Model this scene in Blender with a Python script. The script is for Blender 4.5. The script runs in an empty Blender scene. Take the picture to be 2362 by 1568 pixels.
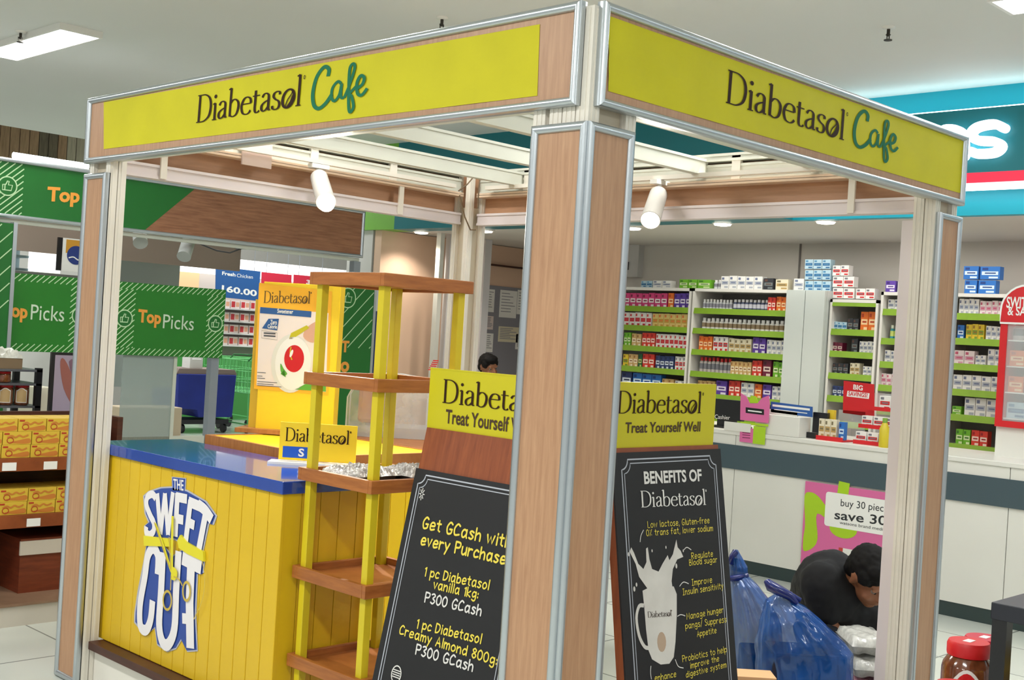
import bpy, math, random
from mathutils import Vector as V, Matrix
random.seed(7)
C = bpy.context.scene.collection
SC = bpy.context.scene
# ---------------------------------------------------------------- camera, world, lights, exposure
IW, IH, F = 2362.0, 1568.0, 2804.73
CAM = V((-2.39756, -2.11617, 1.55105)); YAW, PIT, ROL = .774762, -.00234392, .0608955
fw = V((math.cos(PIT)*math.cos(YAW), math.cos(PIT)*math.sin(YAW), math.sin(PIT)))
r0 = fw.cross(V((0, 0, 1))).normalized(); u0 = r0.cross(fw)
RT = r0*math.cos(ROL)+u0*math.sin(ROL); UP = u0*math.cos(ROL)-r0*math.sin(ROL)
cd = bpy.data.cameras.new('camera'); cam = bpy.data.objects.new('camera', cd); C.objects.link(cam)
cd.sensor_fit = 'HORIZONTAL'; cd.sensor_width = 36; cd.lens = 36*F/IW; cd.clip_end = 200; cd.clip_start = .05
M = Matrix((RT, UP, -fw)).transposed().to_4x4(); M.translation = CAM; cam.matrix_world = M
SC.camera = cam
SC.view_settings.view_transform = 'Standard'; SC.view_settings.look = 'None'
SC.view_settings.exposure = 0.0; SC.view_settings.gamma = 1; SC.view_settings.use_curve_mapping = False
w = bpy.data.worlds.new('mall_air'); SC.world = w; w.use_nodes = True
w.node_tree.nodes['Background'].inputs[0].default_value = (.98, 1, .98, 1)
w.node_tree.nodes['Background'].inputs[1].default_value = .54
def area(loc, sx, sy, power, col=(1, .97, .92), rot=(0, 0, 0), name='ceiling_lamp_light', spread=math.pi):
    d = bpy.data.lights.new(name, 'AREA'); d.shape = 'RECTANGLE'; d.size = sx; d.size_y = sy; d.energy = power; d.color = col; d.spread = spread
    o = bpy.data.objects.new(name, d); C.objects.link(o); o.location = loc; o.rotation_euler = rot; return o
# light of the recessed ceiling troffers, in rows and added unseen (their fixtures are built further down)
TROF = [(x, y, 3.3) for x in (-5.0, -2.0) for y in (-4.2, -1.0, 2.2)] + [(1.035, 5.74, 3.3), (-2.0, 5.7, 3.3), (1.05, -4.2, 3.3), (3.325, -.255, 3.3), (.8, 2.5, 3.3), (2.1, .8, 3.3), (4.0, -3.4, 3.3), (4.4, 8.5, 3.3), (5.5, 12.4, 4.3), (8.4, 12.8, 4.3), (2.5, 13.2, 4.3)]  # unseen ones over the booth and the far market are added to brighten them
for x, y, z in TROF:
    area((x, y, z-.03), .24, 1.16, 54 if x < 0 else (90 if z > 4 else 36), (1, .99, .965) if z < 4 else (.96, .99, 1))
def at(px, py, ax, val):            # where the sight line through a pixel meets the plane axis=val
    d = fw+RT*((px-IW/2)/F)-UP*((py-IH/2)/F)
    return CAM+d*((val-CAM[ax])/d[ax])
def dep(px, py, z):
    return CAM+(fw+RT*((px-IW/2)/F)-UP*((py-IH/2)/F))*z
# ---------------------------------------------------------------- helpers
W = {}
def wm(o): return W.get(o, Matrix.Identity(4))
def tag(o, label=None, cat=None, group=None, kind=None):
    if label: o['label'] = label
    if cat: o['category'] = cat
    if group: o['group'] = group
    if kind: o['kind'] = kind
    return o
def thing(name, label, cat, loc, rz=0, group=None):
    o = bpy.data.objects.new(name, None); C.objects.link(o); o.empty_display_size = .05
    o.location = loc; o.rotation_euler = (0, 0, rz)
    W[o] = Matrix.Translation(V(loc)) @ Matrix.Rotation(rz, 4, 'Z')
    return tag(o, label, cat, group)
class MB:
    def __init__(s): s.v = []; s.f = []; s.m = []; s.mi = 0; s.sm = []; s.smooth = False
    def add(s, vs, fs):
        b = len(s.v); s.v += [V(p) for p in vs]
        for f in fs: s.f.append([b+i for i in f]); s.m.append(s.mi); s.sm.append(s.smooth)
        return s
    def box(s, a, b):
        x0, y0, z0 = a; x1, y1, z1 = b
        if x0 > x1: x0, x1 = x1, x0
        if y0 > y1: y0, y1 = y1, y0
        if z0 > z1: z0, z1 = z1, z0
        return s.add([(x0,y0,z0),(x1,y0,z0),(x1,y1,z0),(x0,y1,z0),(x0,y0,z1),(x1,y0,z1),(x1,y1,z1),(x0,y1,z1)],
            [(3,2,1,0),(4,5,6,7),(0,1,5,4),(1,2,6,5),(2,3,7,6),(3,0,4,7)])
    def obox(s, p0, p1, wdt, hgt, up=(0, 0, 1)):      # a bar from p0 to p1
        p0, p1 = V(p0), V(p1); d = (p1-p0).normalized(); up = V(up); sd = d.cross(up).normalized(); up = sd.cross(d)
        q = []
        for p in (p0, p1):
            for a, b in ((-1,-1),(1,-1),(1,1),(-1,1)): q.append(p+sd*(a*wdt/2)+up*(b*hgt/2))
        return s.add(q, [(0,1,2,3),(7,6,5,4),(0,4,5,1),(1,5,6,2),(2,6,7,3),(3,7,4,0)])
    def tube(s, path, r, n=8, caps=True):
        path = [V(p) for p in path]; sm = s.smooth; rs = r if isinstance(r, (list, tuple)) else [r]*len(path)
        vs = []; L = len(path)
        prev = None
        for i, p in enumerate(path):
            d = (path[min(i+1, L-1)]-path[max(i-1, 0)]).normalized()
            a = V((0, 0, 1)) if abs(d.z) < .9 else V((1, 0, 0))
            if prev is not None: a = prev
            e1 = (a-d*a.dot(d)).normalized(); prev = e1; e2 = d.cross(e1)
            for k in range(n):
                t = 2*math.pi*k/n; vs.append(p+e1*(math.cos(t)*rs[i])+e2*(math.sin(t)*rs[i]))
        fs = []
        for i in range(L-1):
            for k in range(n): fs.append((i*n+k, i*n+(k+1) % n, (i+1)*n+(k+1) % n, (i+1)*n+k))
        s.smooth = True; s.add(vs, fs); s.smooth = sm
        if caps: s.add(vs[:n], [tuple(range(n-1, -1, -1))]); s.add(vs[-n:], [tuple(range(n))])
        return s
    def lathe(s, c, prof, n=20):                       # prof = [(radius, height)] about a vertical axis
        c = V(c); vs = []; sm = s.smooth
        for r, h in prof:
            for k in range(n):
                t = 2*math.pi*k/n; vs.append(c+V((r*math.cos(t), r*math.sin(t), h)))
        fs = []
        for i in range(len(prof)-1):
            for k in range(n): fs.append((i*n+k, i*n+(k+1) % n, (i+1)*n+(k+1) % n, (i+1)*n+k))
        s.smooth = True; s.add(vs, fs); s.smooth = sm
        s.add(vs[:n], [tuple(range(n-1, -1, -1))]); s.add(vs[-n:], [tuple(range(n))]); return s
    def ball(s, c, r, n=14, m=9, rot=None):
        c = V(c); r = (r, r, r) if isinstance(r, (int, float)) else r; vs = []
        for i in range(m+1):
            ph = math.pi*i/m
            for k in range(n):
                t = 2*math.pi*k/n
                p = V((r[0]*math.sin(ph)*math.cos(t), r[1]*math.sin(ph)*math.sin(t), r[2]*math.cos(ph)))
                vs.append(c+(rot @ p if rot else p))
        fs = [(i*n+k, (i+1)*n+k, (i+1)*n+(k+1) % n, i*n+(k+1) % n) for i in range(m) for k in range(n)]
        sm = s.smooth; s.smooth = True; s.add(vs, fs); s.smooth = sm; return s
    def build(s, name, mats, parent=None, bevel=0, origin=None, seg=2):
        if not isinstance(mats, (list, tuple)): mats = [mats]
        if parent is not None: inv = wm(parent).inverted(); off = None
        else:
            if origin is None:
                n = len(s.v); origin = V((sum(p.x for p in s.v)/n, sum(p.y for p in s.v)/n, min(p.z for p in s.v)))
            inv = Matrix.Translation(-V(origin))
        me = bpy.data.meshes.new(name); me.from_pydata([tuple(inv @ p) for p in s.v], [], s.f); me.validate()
        for m in mats: me.materials.append(m)
        for p, mi, sm in zip(me.polygons, s.m, s.sm): p.material_index = mi; p.use_smooth = sm
        o = bpy.data.objects.new(name, me); C.objects.link(o)
        if parent is not None: o.parent = parent; W[o] = wm(parent)
        else: o.location = origin; W[o] = Matrix.Translation(V(origin))
        if bevel:
            b = o.modifiers.new('bevel', 'BEVEL'); b.width = bevel; b.segments = seg; b.limit_method = 'ANGLE'
        return o
def struct(name, mb, mats, **k): return tag(mb.build(name, mats, **k), kind='structure')
def solo(name, label, cat, mb, mats, group=None, **k): return tag(mb.build(name, mats, **k), label, cat, group)
def dup(root, loc, rz=None, label=None, group=None):
    r = root.copy(); C.objects.link(r); r.location = loc
    if rz is not None: r.rotation_euler = (0, 0, rz)
    if label: r['label'] = label
    if group: r['group'] = group
    for ch in list(root.children):
        c = ch.copy(); C.objects.link(c); c.parent = r
        for g in list(ch.children):
            d = g.copy(); C.objects.link(d); d.parent = c
    return r
# ---- flat print and lettering laid on a plane
class Plane:
    def __init__(s, O, u, v):
        s.O, s.u, s.v = V(O), V(u).normalized(), V(v).normalized(); s.n = s.u.cross(s.v).normalized()
    def pt(s, a, b, d=0.0): return s.O+s.u*a+s.v*b+s.n*d
    def px(s, x, y):
        d = fw+RT*((x-IW/2)/F)-UP*((y-IH/2)/F); t = (s.O-CAM).dot(s.n)/d.dot(s.n); p = CAM+d*t-s.O
        return (p.dot(s.u), p.dot(s.v))
def poly(mb, pl, pts, d=.001): return mb.add([pl.pt(a, b, d) for a, b in pts], [tuple(range(len(pts)))])
def slab(mb, pl, pts, d0, d1):
    n = len(pts); mb.add([pl.pt(a, b, d0) for a, b in pts]+[pl.pt(a, b, d1) for a, b in pts],
        [tuple(range(n-1, -1, -1)), tuple(range(n, 2*n))]+[(i, (i+1) % n, n+(i+1) % n, n+i) for i in range(n)]); return mb
def rect(mb, pl, a0, b0, a1, b1, d=.001): return poly(mb, pl, [(a0,b0),(a1,b0),(a1,b1),(a0,b1)], d)
def oval(cx, cy, rx, ry, n=28, rot=0, t0=0, t1=2*math.pi):
    out = []
    for k in range(n):
        t = t0+(t1-t0)*k/(n if abs(t1-t0) > 6.2 else n-1); x, y = rx*math.cos(t), ry*math.sin(t)
        out.append((cx+x*math.cos(rot)-y*math.sin(rot), cy+x*math.sin(rot)+y*math.cos(rot)))
    return out
def smooth(pts, k=6, closed=False):
    n = len(pts); out = []
    if n < 3: return list(pts)
    rng = range(n if closed else n-1)
    for i in rng:
        g = (lambda j: pts[j % n]) if closed else (lambda j: pts[min(max(j, 0), n-1)])
        p0, p1, p2, p3 = g(i-1), g(i), g(i+1), g(i+2)
        for q in range(k):
            t = q/k
            out.append(tuple(.5*(2*p1[c]+(p2[c]-p0[c])*t+(2*p0[c]-5*p1[c]+4*p2[c]-p3[c])*t*t+(3*p1[c]-p0[c]-3*p2[c]+p3[c])*t**3) for c in (0, 1)))
    if not closed: out.append(pts[-1])
    return out
def ribbon(mb, pl, pts, hw, d=.001, closed=False, nib=None, round_=False, tf=None, thick=0):
    # a pen stroke: hw = half width; nib = (thin, thick) makes upright strokes thicker
    n = len(pts); L = []; R = []
    for i in range(n):
        a = pts[(i-1) % n] if closed else pts[max(i-1, 0)]; b = pts[(i+1) % n] if closed else pts[min(i+1, n-1)]
        dx, dy = b[0]-a[0], b[1]-a[1]; l = math.hypot(dx, dy) or 1; dx /= l; dy /= l
        h = nib[0]+(nib[1]-nib[0])*abs(dy)**1.6 if nib else (hw[i] if isinstance(hw, list) else hw)
        p = pts[i]; L.append((p[0]-dy*h, p[1]+dx*h)); R.append((p[0]+dy*h, p[1]-dx*h))
    t = tf or (lambda q: q)
    if thick:
        k = n if closed else n-1
        vs = [pl.pt(*t(q), d) for q in L+R]+[pl.pt(*t(q), d+thick) for q in L+R]; fs = []
        for i in range(k):
            j = (i+1) % n
            fs += [(n+i, n+j, j, i), (2*n+i, 2*n+j, 3*n+j, 3*n+i)[::-1], (i, j, 2*n+j, 2*n+i), (n+j, n+i, 3*n+i, 3*n+j)]
        mb.add(vs, fs)
    else:
        k = n if closed else n-1
        mb.add([pl.pt(*t(q), d+1.2e-5*(i % n)) for i, q in enumerate(L+R)], [(n+i, n+(i+1) % n, (i+1) % n, i) for i in range(k)])
    if round_ and not closed:
        for e, (p, q) in enumerate(((pts[0], pts[1]), (pts[-1], pts[-2]))):
            h = hw[0 if e == 0 else -1] if isinstance(hw, list) else hw
            o = [t(x) for x in oval(p[0], p[1], h, h, 14)]
            if thick: slab(mb, pl, o, d, d+thick)
            else: poly(mb, pl, o, d)
_tc = {}
def glyphs(s, bold=0.0, shear=0.0, space=1.0):
    key = (s, bold, shear, space)
    if key in _tc: return _tc[key]
    c = bpy.data.curves.new('t', 'FONT'); c.body = s; c.size = 1; c.offset = bold; c.shear = shear; c.space_character = space; c.resolution_u = 3
    c.fill_mode = 'FRONT'; o = bpy.data.objects.new('t', c); C.objects.link(o)
    dg = bpy.context.evaluated_depsgraph_get(); dg.update(); me = o.evaluated_get(dg).to_mesh()
    vs = [(p.co.x, p.co.y) for p in me.vertices]; fs = [tuple(p.vertices) for p in me.polygons]
    o.evaluated_get(dg).to_mesh_clear(); bpy.data.objects.remove(o); bpy.data.curves.remove(c)
    if vs:
        x0 = min(p[0] for p in vs); x1 = max(p[0] for p in vs); y0 = min(p[1] for p in vs); y1 = max(p[1] for p in vs)
        vs = [((x-x0)/(x1-x0), (y-y0)/(y1-y0)) for x, y in vs]; _tc[key] = (vs, fs, (x1-x0)/(y1-y0))
    else: _tc[key] = ([], [], 1)
    return _tc[key]
def text(mb, pl, s, a0, b0, a1, b1, bold=0.0, shear=0.0, d=.0015, space=1.0, tf=None):
    # printed word filling the box (a0,b0)-(a1,b1) of the plane
    vs, fs, _ = glyphs(s, bold, shear, space); t = tf or (lambda q: q)
    return mb.add([pl.pt(*t((a0+(a1-a0)*x, b0+(b1-b0)*y)), d) for x, y in vs], fs)
# serif pen strokes of the brand lettering: (advance, [strokes])
SER = {
 'D': (560, [[(95,0),(95,700)], '~', [(20,692),(120,690),(300,678),(445,570),(495,360),(445,130),(290,18),(120,8),(20,8)]]),
 'i': (175, [[(85,0),(85,420)], [(15,395),(85,425)], [(10,8),(160,8)], 'o', (82,590,48)]),
 'a': (345, ['~', [(60,345),(110,415),(185,430),(250,385),(262,300),(262,90),(285,25),(335,30)], '~', [(262,265),(150,225),(65,160),(55,70),(110,12),(190,35),(262,110)]]),
 'b': (415, [[(85,20),(85,720)], [(10,690),(85,722)], '~', [(85,330),(160,410),(255,420),(345,340),(360,210),(310,60),(200,5),(85,45)]]),
 'e': (385, [[(60,262),(345,262)], '~', [(345,262),(318,375),(215,425),(110,380),(48,215),(100,50),(215,5),(300,30),(350,90)]]),
 't': (255, ['~', [(95,545),(95,300),(95,90),(130,15),(190,8),(245,45)], [(10,415),(235,415)]]),
 's': (310, ['~', [(255,345),(240,405),(165,425),(85,390),(65,315),(130,245),(220,195),(258,115),(225,30),(140,5),(60,35),(45,100)]]),
 'o': (420, ['c', (205,210,165,215)]),
 'l': (190, [[(90,8),(90,720)], [(15,690),(90,722)], [(15,8),(165,8)]]),
}
def serif(mb, pl, O, X, Y, d=.0015, reg=True, stop=99):
    # 'Diabetasol' from corner O, X = vector along the whole word, Y = vector of one capital height
    tot = sum(SER[c][0] for c in 'Diabetasol'); x = 0
    tf = lambda q: (O[0]+X[0]*q[0]/tot+Y[0]*q[1]/700, O[1]+X[1]*q[0]/tot+Y[1]*q[1]/700)
    for i, ch in enumerate('Diabetasol'[:stop]):
        adv, st = SER[ch]; sm = False; k = 0; d += .00003
        while k < len(st):
            s = st[k]
            if s == '~': sm = True
            elif s == 'o':
                cx, cy, r = st[k+1]; poly(mb, pl, [tf(p) for p in oval(x+cx, cy, r, r, 14)], d); k += 1
            elif s == 'c':
                cx, cy, rx, ry = st[k+1]; k += 1
                ribbon(mb, pl, oval(x+cx, cy, rx, ry, 30, -.25), 0, d, True, (20, 40), tf=tf)
                poly(mb, pl, [tf(p) for p in smooth([(x+cx-50, cy-215), (x+cx+95, cy-170), (x+cx+160, cy-10), (x+cx+128, cy+70), (x+cx+60, cy-70), (x+cx-5, cy-150)], 5, True)], d*1.2)
                ribbon(mb, pl, smooth([(x+cx-70, cy-190), (x+cx-20, cy-40), (x+cx+90, cy+90), (x+cx+130, cy+190)], 4), 14, d*1.2, tf=tf)
            else:
                p = [(x+a, b) for a, b in s]; p = smooth(p, 5) if sm else p
                ribbon(mb, pl, p, 0, d+.00016*(k % 4), nib=(13, 36), tf=tf); sm = False
            k += 1
        x += adv
    if reg: ribbon(mb, pl, [tf(p) for p in oval(tot+25, 640, 22, 40, 12)], .0012, d, True)
def cafe(mb, pl, O, X, Y, d=.0015):
    tf = lambda q: (O[0]+X[0]*q[0]/1000+Y[0]*q[1]/700, O[1]+X[1]*q[0]/1000+Y[1]*q[1]/700)
    for s, h in (([(330,520),(345,640),(260,700),(130,560),(60,300),(80,80),(170,0),(290,60),(400,190)], 32),
                 ([(560,330),(500,380),(410,290),(395,130),(450,60),(530,150),(570,320),(555,110),(610,70)], 24),
                 ([(610,70),(700,260),(790,520),(770,610),(710,540),(690,200),(690,-120),(720,-200),(770,-120),(740,60),(700,110),(790,190),(840,230)], 24),
                 ([(830,170),(920,220),(950,320),(890,370),(830,260),(840,90),(910,40),(1000,130)], 26)):
        d += .0005; ribbon(mb, pl, smooth(s, 6), h, d, tf=tf, round_=False)
HAND = {'a':'~2.8 3.4 1.4 4 .3 2.4 .7 .3 1.8 .2 2.8 1.6|2.9 4 2.9 .8 3.3 0','b':'.1 6 .2 0|~.2 2.4 1.6 3.8 2.9 2.4 2.3 .3 .2 .2','c':'~2.7 3.3 1.4 4 .2 2.2 .8 .2 2.7 .6',
'd':'~2.8 3 1.4 3.8 .2 2 1 0 2.8 1.2|2.9 6 3 0','e':'~.3 2 2.8 2.3 2.4 3.8 1 3.8 .2 2 .8 .1 2.8 .6','f':'~2.4 5.6 1.4 6 .9 4.6 .9 0|0 3.5 2.2 3.7','g':'~2.8 3.3 1.4 4 .3 2.4 1 .5 2.7 1.6|~2.9 4 2.9 -.8 1.8 -2 .4 -1.3',
'h':'0 6 .1 0|~.1 2.4 1.6 3.8 2.6 2.8 2.7 0','i':'.4 3.8 .4 0|.4 5.1 .4 5.5','k':'0 6 .1 0|2.4 3.8 .1 1.8 2.6 0','l':'.4 6 .4 0','m':'0 4 .1 0|~.1 2.6 1.2 3.9 1.9 2.8 1.9 0|~1.9 2.6 3 3.9 3.8 2.8 3.8 0',
'n':'0 4 .1 0|~.1 2.4 1.6 3.9 2.6 2.8 2.7 0','o':'~1.6 4 .3 2.8 .4 .8 1.6 0 2.9 1.2 2.8 3 1.6 4','p':'0 4 .1 -2|~.1 2.8 1.6 4 2.9 2.6 2.3 .5 .1 .6','r':'0 4 .1 0|~.1 2.4 1 3.7 2.2 3.6',
's':'~2.4 3.5 1.2 4 .3 3.2 1.4 2.1 2.4 1.2 1.4 0 .1 .4','t':'1 5.6 1.1 .6 2 .1|0 3.9 2.2 4','u':'~.1 4 .2 .8 1.3 0 2.6 1.4|2.7 4 2.8 0','v':'0 4 1.3 0 2.6 4','w':'0 4 1 0 2 3.4 3 0 4 4','x':'0 4 2.6 0|2.6 4 0 0','y':'0 4 1.4 .6|2.8 4 .6 -2','z':'0 4 2.4 4 0 0 2.5 0',
'A':'0 0 1.6 6 3.2 0|.5 2 2.8 2','B':'0 0 0 6|~0 6 2.4 5.6 2.2 3.6 0 3.2|~0 3.2 2.8 2.6 2.6 .4 0 0','C':'~3 5.2 1.6 6 .1 3.6 .6 .4 3.1 .8','D':'0 0 0 6|~0 6 2.6 5.2 3.2 2.8 2 .5 0 0','G':'~3 5.2 1.6 6 .1 3.4 .8 .2 2.8 .6 3 2.4|1.8 2.5 3.2 2.5','I':'0 6 2 6|1 6 1 0|0 0 2 0','L':'0 6 0 0 2.6 0',
'M':'0 0 .3 6 1.9 2 3.5 6 3.8 0','P':'.2 0 0 6|~0 6 2.8 5.6 2.6 3.2 .1 2.8','R':'0 0 0 6|~0 6 2.8 5.6 2.6 3.4 .1 3|1 3 3 0','S':'~2.8 5.3 1.3 6 .2 4.6 1.6 3.1 2.8 1.6 1.5 0 .1 .7','0':'~1.5 6 .1 4.4 .2 1.2 1.5 0 2.9 1.6 2.8 4.6 1.5 6','1':'.2 4.8 1.1 6 1.1 0','3':'~.2 5.4 1.6 6 2.6 4.8 1.2 3.2 2.8 1.8 1.6 0 .1 .6','8':'~1.5 6 .3 4.8 1.5 3.2 2.8 1.6 1.5 0 .2 1.6 1.5 3.2 2.7 4.8 1.5 6',
'9':'~2.6 4.4 1.4 6 .2 4.4 1.2 3 2.6 4.2|2.7 5 2.4 0','%':'0 0 2.8 6|.5 5 .5 5.4|2.4 .5 2.4 .9',',':'.4 .5 .1 -1','.':'.3 0 .3 .4',':':'.3 .6 .3 1|.3 3 .3 3.4','/':'0 -.5 2 6','-':'.1 2.3 1.6 2.3'}
def hand(mb, pl, s, O, X, Y, hw, d=.0015):
    # chalk handwriting: the line starts at O, X = vector of the whole line, Y = vector of one capital height
    def strokes(ch):
        out = []
        for st in HAND.get(ch, '').split('|'):
            sm = st.startswith('~'); n = [float(q) for q in st.strip('~').split()]
            p = list(zip(n[::2], n[1::2]))
            if p: out.append(smooth(p, 4) if sm else p)
        return out
    lay = []; x = 0
    for ch in s:
        if ch == ' ': x += 2.6; continue
        st = strokes(ch); wd = max((p[0] for q in st for p in q), default=2); lay.append((x, st)); x += wd+1.25
    tot = x-1.25
    for x, st in lay:
        for q in st:
            p = [(O[0]+X[0]*(x+a)/tot+Y[0]*b/6, O[1]+X[1]*(x+a)/tot+Y[1]*b/6) for a, b in q]
            ribbon(mb, pl, p, hw, d, round_=True)
# ---------------------------------------------------------------- materials
def lin(c):
    return tuple((v/255/12.92 if v/255 <= .04045 else ((v/255+.055)/1.055)**2.4) for v in c)+(1,)
_m = {}
def mat(name, rgb, rough=.5, metal=0, emit=0, alpha=1, trans=0, spec=.5, noise=0, nscale=8, bump=0, coat=0):
    if name in _m: return _m[name]
    m = bpy.data.materials.new(name); m.use_nodes = True; nt = m.node_tree; b = nt.nodes['Principled BSDF']; col = lin(rgb)
    b.inputs['Base Color'].default_value = col; b.inputs['Roughness'].default_value = rough; b.inputs['Metallic'].default_value = metal
    b.inputs['Specular IOR Level'].default_value = spec
    if emit: b.inputs['Emission Color'].default_value = col; b.inputs['Emission Strength'].default_value = emit
    if alpha < 1: b.inputs['Alpha'].default_value = alpha
    if trans: b.inputs['Transmission Weight'].default_value = trans
    if coat: b.inputs['Coat Weight'].default_value = coat
    if noise or bump:
        tc = nt.nodes.new('ShaderNodeTexCoord'); nz = nt.nodes.new('ShaderNodeTexNoise'); nz.inputs['Scale'].default_value = nscale; nz.inputs['Detail'].default_value = 5
        nt.links.new(tc.outputs['Object'], nz.inputs['Vector'])
        if noise:
            rp = nt.nodes.new('ShaderNodeValToRGB'); k = 1-noise; rp.color_ramp.elements[0].color = (col[0]*k, col[1]*k, col[2]*k, 1); k = 1+noise*.6
            rp.color_ramp.elements[1].color = (min(col[0]*k, 1), min(col[1]*k, 1), min(col[2]*k, 1), 1); rp.color_ramp.elements[0].position = .3; rp.color_ramp.elements[1].position = .7
            nt.links.new(nz.outputs['Fac'], rp.inputs['Fac']); nt.links.new(rp.outputs['Color'], b.inputs['Base Color'])
        if bump:
            bp = nt.nodes.new('ShaderNodeBump'); bp.inputs['Strength'].default_value = bump; bp.inputs['Distance'].default_value = .02
            nt.links.new(nz.outputs['Fac'], bp.inputs['Height']); nt.links.new(bp.outputs['Normal'], b.inputs['Normal'])
    _m[name] = m; return m
def wood(name, dark, light, stretch=(1, 1, 14), rough=.45, scale=6, tone=.5):
    if name in _m: return _m[name]
    m = bpy.data.materials.new(name); m.use_nodes = True; nt = m.node_tree; b = nt.nodes['Principled BSDF']; b.inputs['Roughness'].default_value = rough
    tc = nt.nodes.new('ShaderNodeTexCoord'); mp = nt.nodes.new('ShaderNodeMapping'); mp.inputs['Scale'].default_value = tuple(1.0 if q == max(stretch) else max(stretch)/q for q in stretch)
    nz = nt.nodes.new('ShaderNodeTexNoise'); nz.inputs['Scale'].default_value = scale; nz.inputs['Detail'].default_value = 7; nz.inputs['Roughness'].default_value = .65; nz.inputs['Distortion'].default_value = .3
    rp = nt.nodes.new('ShaderNodeValToRGB'); e = rp.color_ramp.elements; e[0].position = .28; e[1].position = .72; e[0].color = lin(dark); e[1].color = lin(light)
    nt.links.new(tc.outputs['Object'], mp.inputs['Vector']); nt.links.new(mp.outputs['Vector'], nz.inputs['Vector']); nt.links.new(nz.outputs['Fac'], rp.inputs['Fac']); nt.links.new(rp.outputs['Color'], b.inputs['Base Color'])
    _m[name] = m; return m
WHITE = mat('white_laminate', (222, 221, 214), .35, noise=.03, nscale=2)
PAINTW = mat('off_white_profile', (222, 216, 204), .4, noise=.05, nscale=5)
ALU = mat('satin_aluminium', (188, 195, 200), .3, .85)
YEL = mat('yellow_paint', (214, 176, 26), .4, noise=.05, nscale=4)
SUN = mat('lit_yellow_paint', (252, 214, 32), .4, noise=.03)  # yellow paint with the strong light on the rear displays put into the colour
YELB = mat('yellow_banner_vinyl', (198, 190, 28), .6, spec=.25, noise=.06, nscale=5, bump=.15)
YELP = mat('lemon_print', (196, 186, 22), .35)
INK = mat('dark_brown_ink', (48, 28, 16), .6, spec=.15)
GREENINK = mat('deep_green_ink', (30, 108, 78), .6, spec=.15)
VENV = wood('pale_veneer_upright', (160, 118, 88), (186, 146, 112), (1, 1, 16), .42, 5)
VENH = wood('pale_veneer_lengthways', (166, 122, 96), (190, 148, 118), (16, 16, 1), .42, 5)
BROWN = wood('brown_wood', (136, 76, 30), (176, 108, 50), (10, 10, 1), .4, 6)
REDBR = wood('red_brown_wood', (116, 54, 26), (152, 80, 42), (10, 1, 10), .42, 5)
DARKW = wood('dark_walnut', (52, 24, 16), (82, 42, 28), (12, 12, 1), .45, 6)
INW = wood('inner_ply', (164, 122, 90), (186, 142, 108), (14, 14, 1), .5, 5)
BLACK = mat('chalk_black', (16, 16, 20), .6, noise=.15, nscale=5)
BLK = mat('black_plastic', (18, 18, 22), .4)
CHALKY = mat('yellow_chalk_print', (226, 206, 74), .6)
CHALKW = mat('white_chalk_print', (216, 214, 210), .6)
BLUE = mat('blue_laminate', (22, 62, 150), .12, coat=.5, noise=.05)
NAVY = mat('navy_print', (30, 48, 104), .5)
MIDB = mat('mid_blue_print', (36, 88, 150), .5)
TEAL = mat('teal_fascia', (22, 122, 134), .4)
CYAN = mat('cyan_board', (18, 158, 178), .45)
LED = mat('led_strip', (220, 248, 252), .5, emit=8.5)
LETT = mat('lit_white_letter', (240, 250, 255), .4, emit=1.6)
REDST = mat('red_stripe_lit', (255, 50, 84), .4, emit=.25)
GRAYB = mat('slate_band', (66, 84, 92), .35)
GREEN = mat('green_print', (18, 108, 34), .5, noise=.06)
LIME = mat('lime_rail', (122, 160, 32), .45, noise=.08, nscale=12)
PALEG = mat('pale_green_line', (190, 224, 176), .5)
ORANGE = mat('orange_letter', (240, 160, 60), .5)
WHT = mat('white_print', (236, 236, 232), .5)
REDP = mat('red_print', (206, 26, 34), .4)
PINK = mat('pink_print', (214, 104, 158), .5)
GREY = mat('grey_panel', (150, 152, 150), .5, noise=.04)
DGREY = mat('dark_grey', (72, 74, 78), .5)
STEEL = mat('grey_post_metal', (150, 158, 166), .35, .4)
GLASS = mat('clear_plastic', (235, 240, 240), .05, alpha=.26, spec=.8)
SMOKE = mat('frosted_glass', (170, 184, 180), .25, alpha=.62)
LAMPW = mat('lamp_white', (236, 234, 228), .35)
GLOW = mat('lamp_glow', (255, 246, 230), .5, emit=9)
TROFG = mat('troffer_glow', (245, 252, 255), .5, emit=5)
SKIN = mat('warm_skin', (150, 98, 68), .5)
HAIR = mat('black_hair', (12, 10, 10), .7, spec=.25)
SHIRT = mat('black_shirt', (22, 22, 25), .85, noise=.2, nscale=12)
TAN = mat('beige_card', (196, 164, 124), .7)
CREAM = mat('cream_wall', (214, 206, 196), .6)
# ================================================================ THE SETTING
def tile_mat():
    m = bpy.data.materials.new('floor_tiles'); m.use_nodes = True; nt = m.node_tree; b = nt.nodes['Principled BSDF']
    tc = nt.nodes.new('ShaderNodeTexCoord'); br = nt.nodes.new('ShaderNodeTexBrick'); br.offset = 0; br.inputs['Scale'].default_value = 1
    br.inputs['Brick Width'].default_value = .6; br.inputs['Row Height'].default_value = .6; br.inputs['Mortar Size'].default_value = .005
    br.inputs['Color1'].default_value = lin((206, 210, 200)); br.inputs['Color2'].default_value = lin((198, 202, 194)); br.inputs['Mortar'].default_value = lin((120, 124, 118))
    nt.links.new(tc.outputs['Object'], br.inputs['Vector']); nt.links.new(br.outputs['Color'], b.inputs['Base Color'])
    b.inputs['Roughness'].default_value = .16; return m
struct('floor', MB().box((-8, -8, -.1), (18, 18, 0)), tile_mat(), origin=(0.25, .1, 0))
CEILM = mat('ceiling_paint', (222, 224, 221), .8, noise=.02, nscale=1)
struct('ceiling', MB().box((-8, -8, 3.3), (9, 9.75, 3.5)), CEILM)
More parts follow.
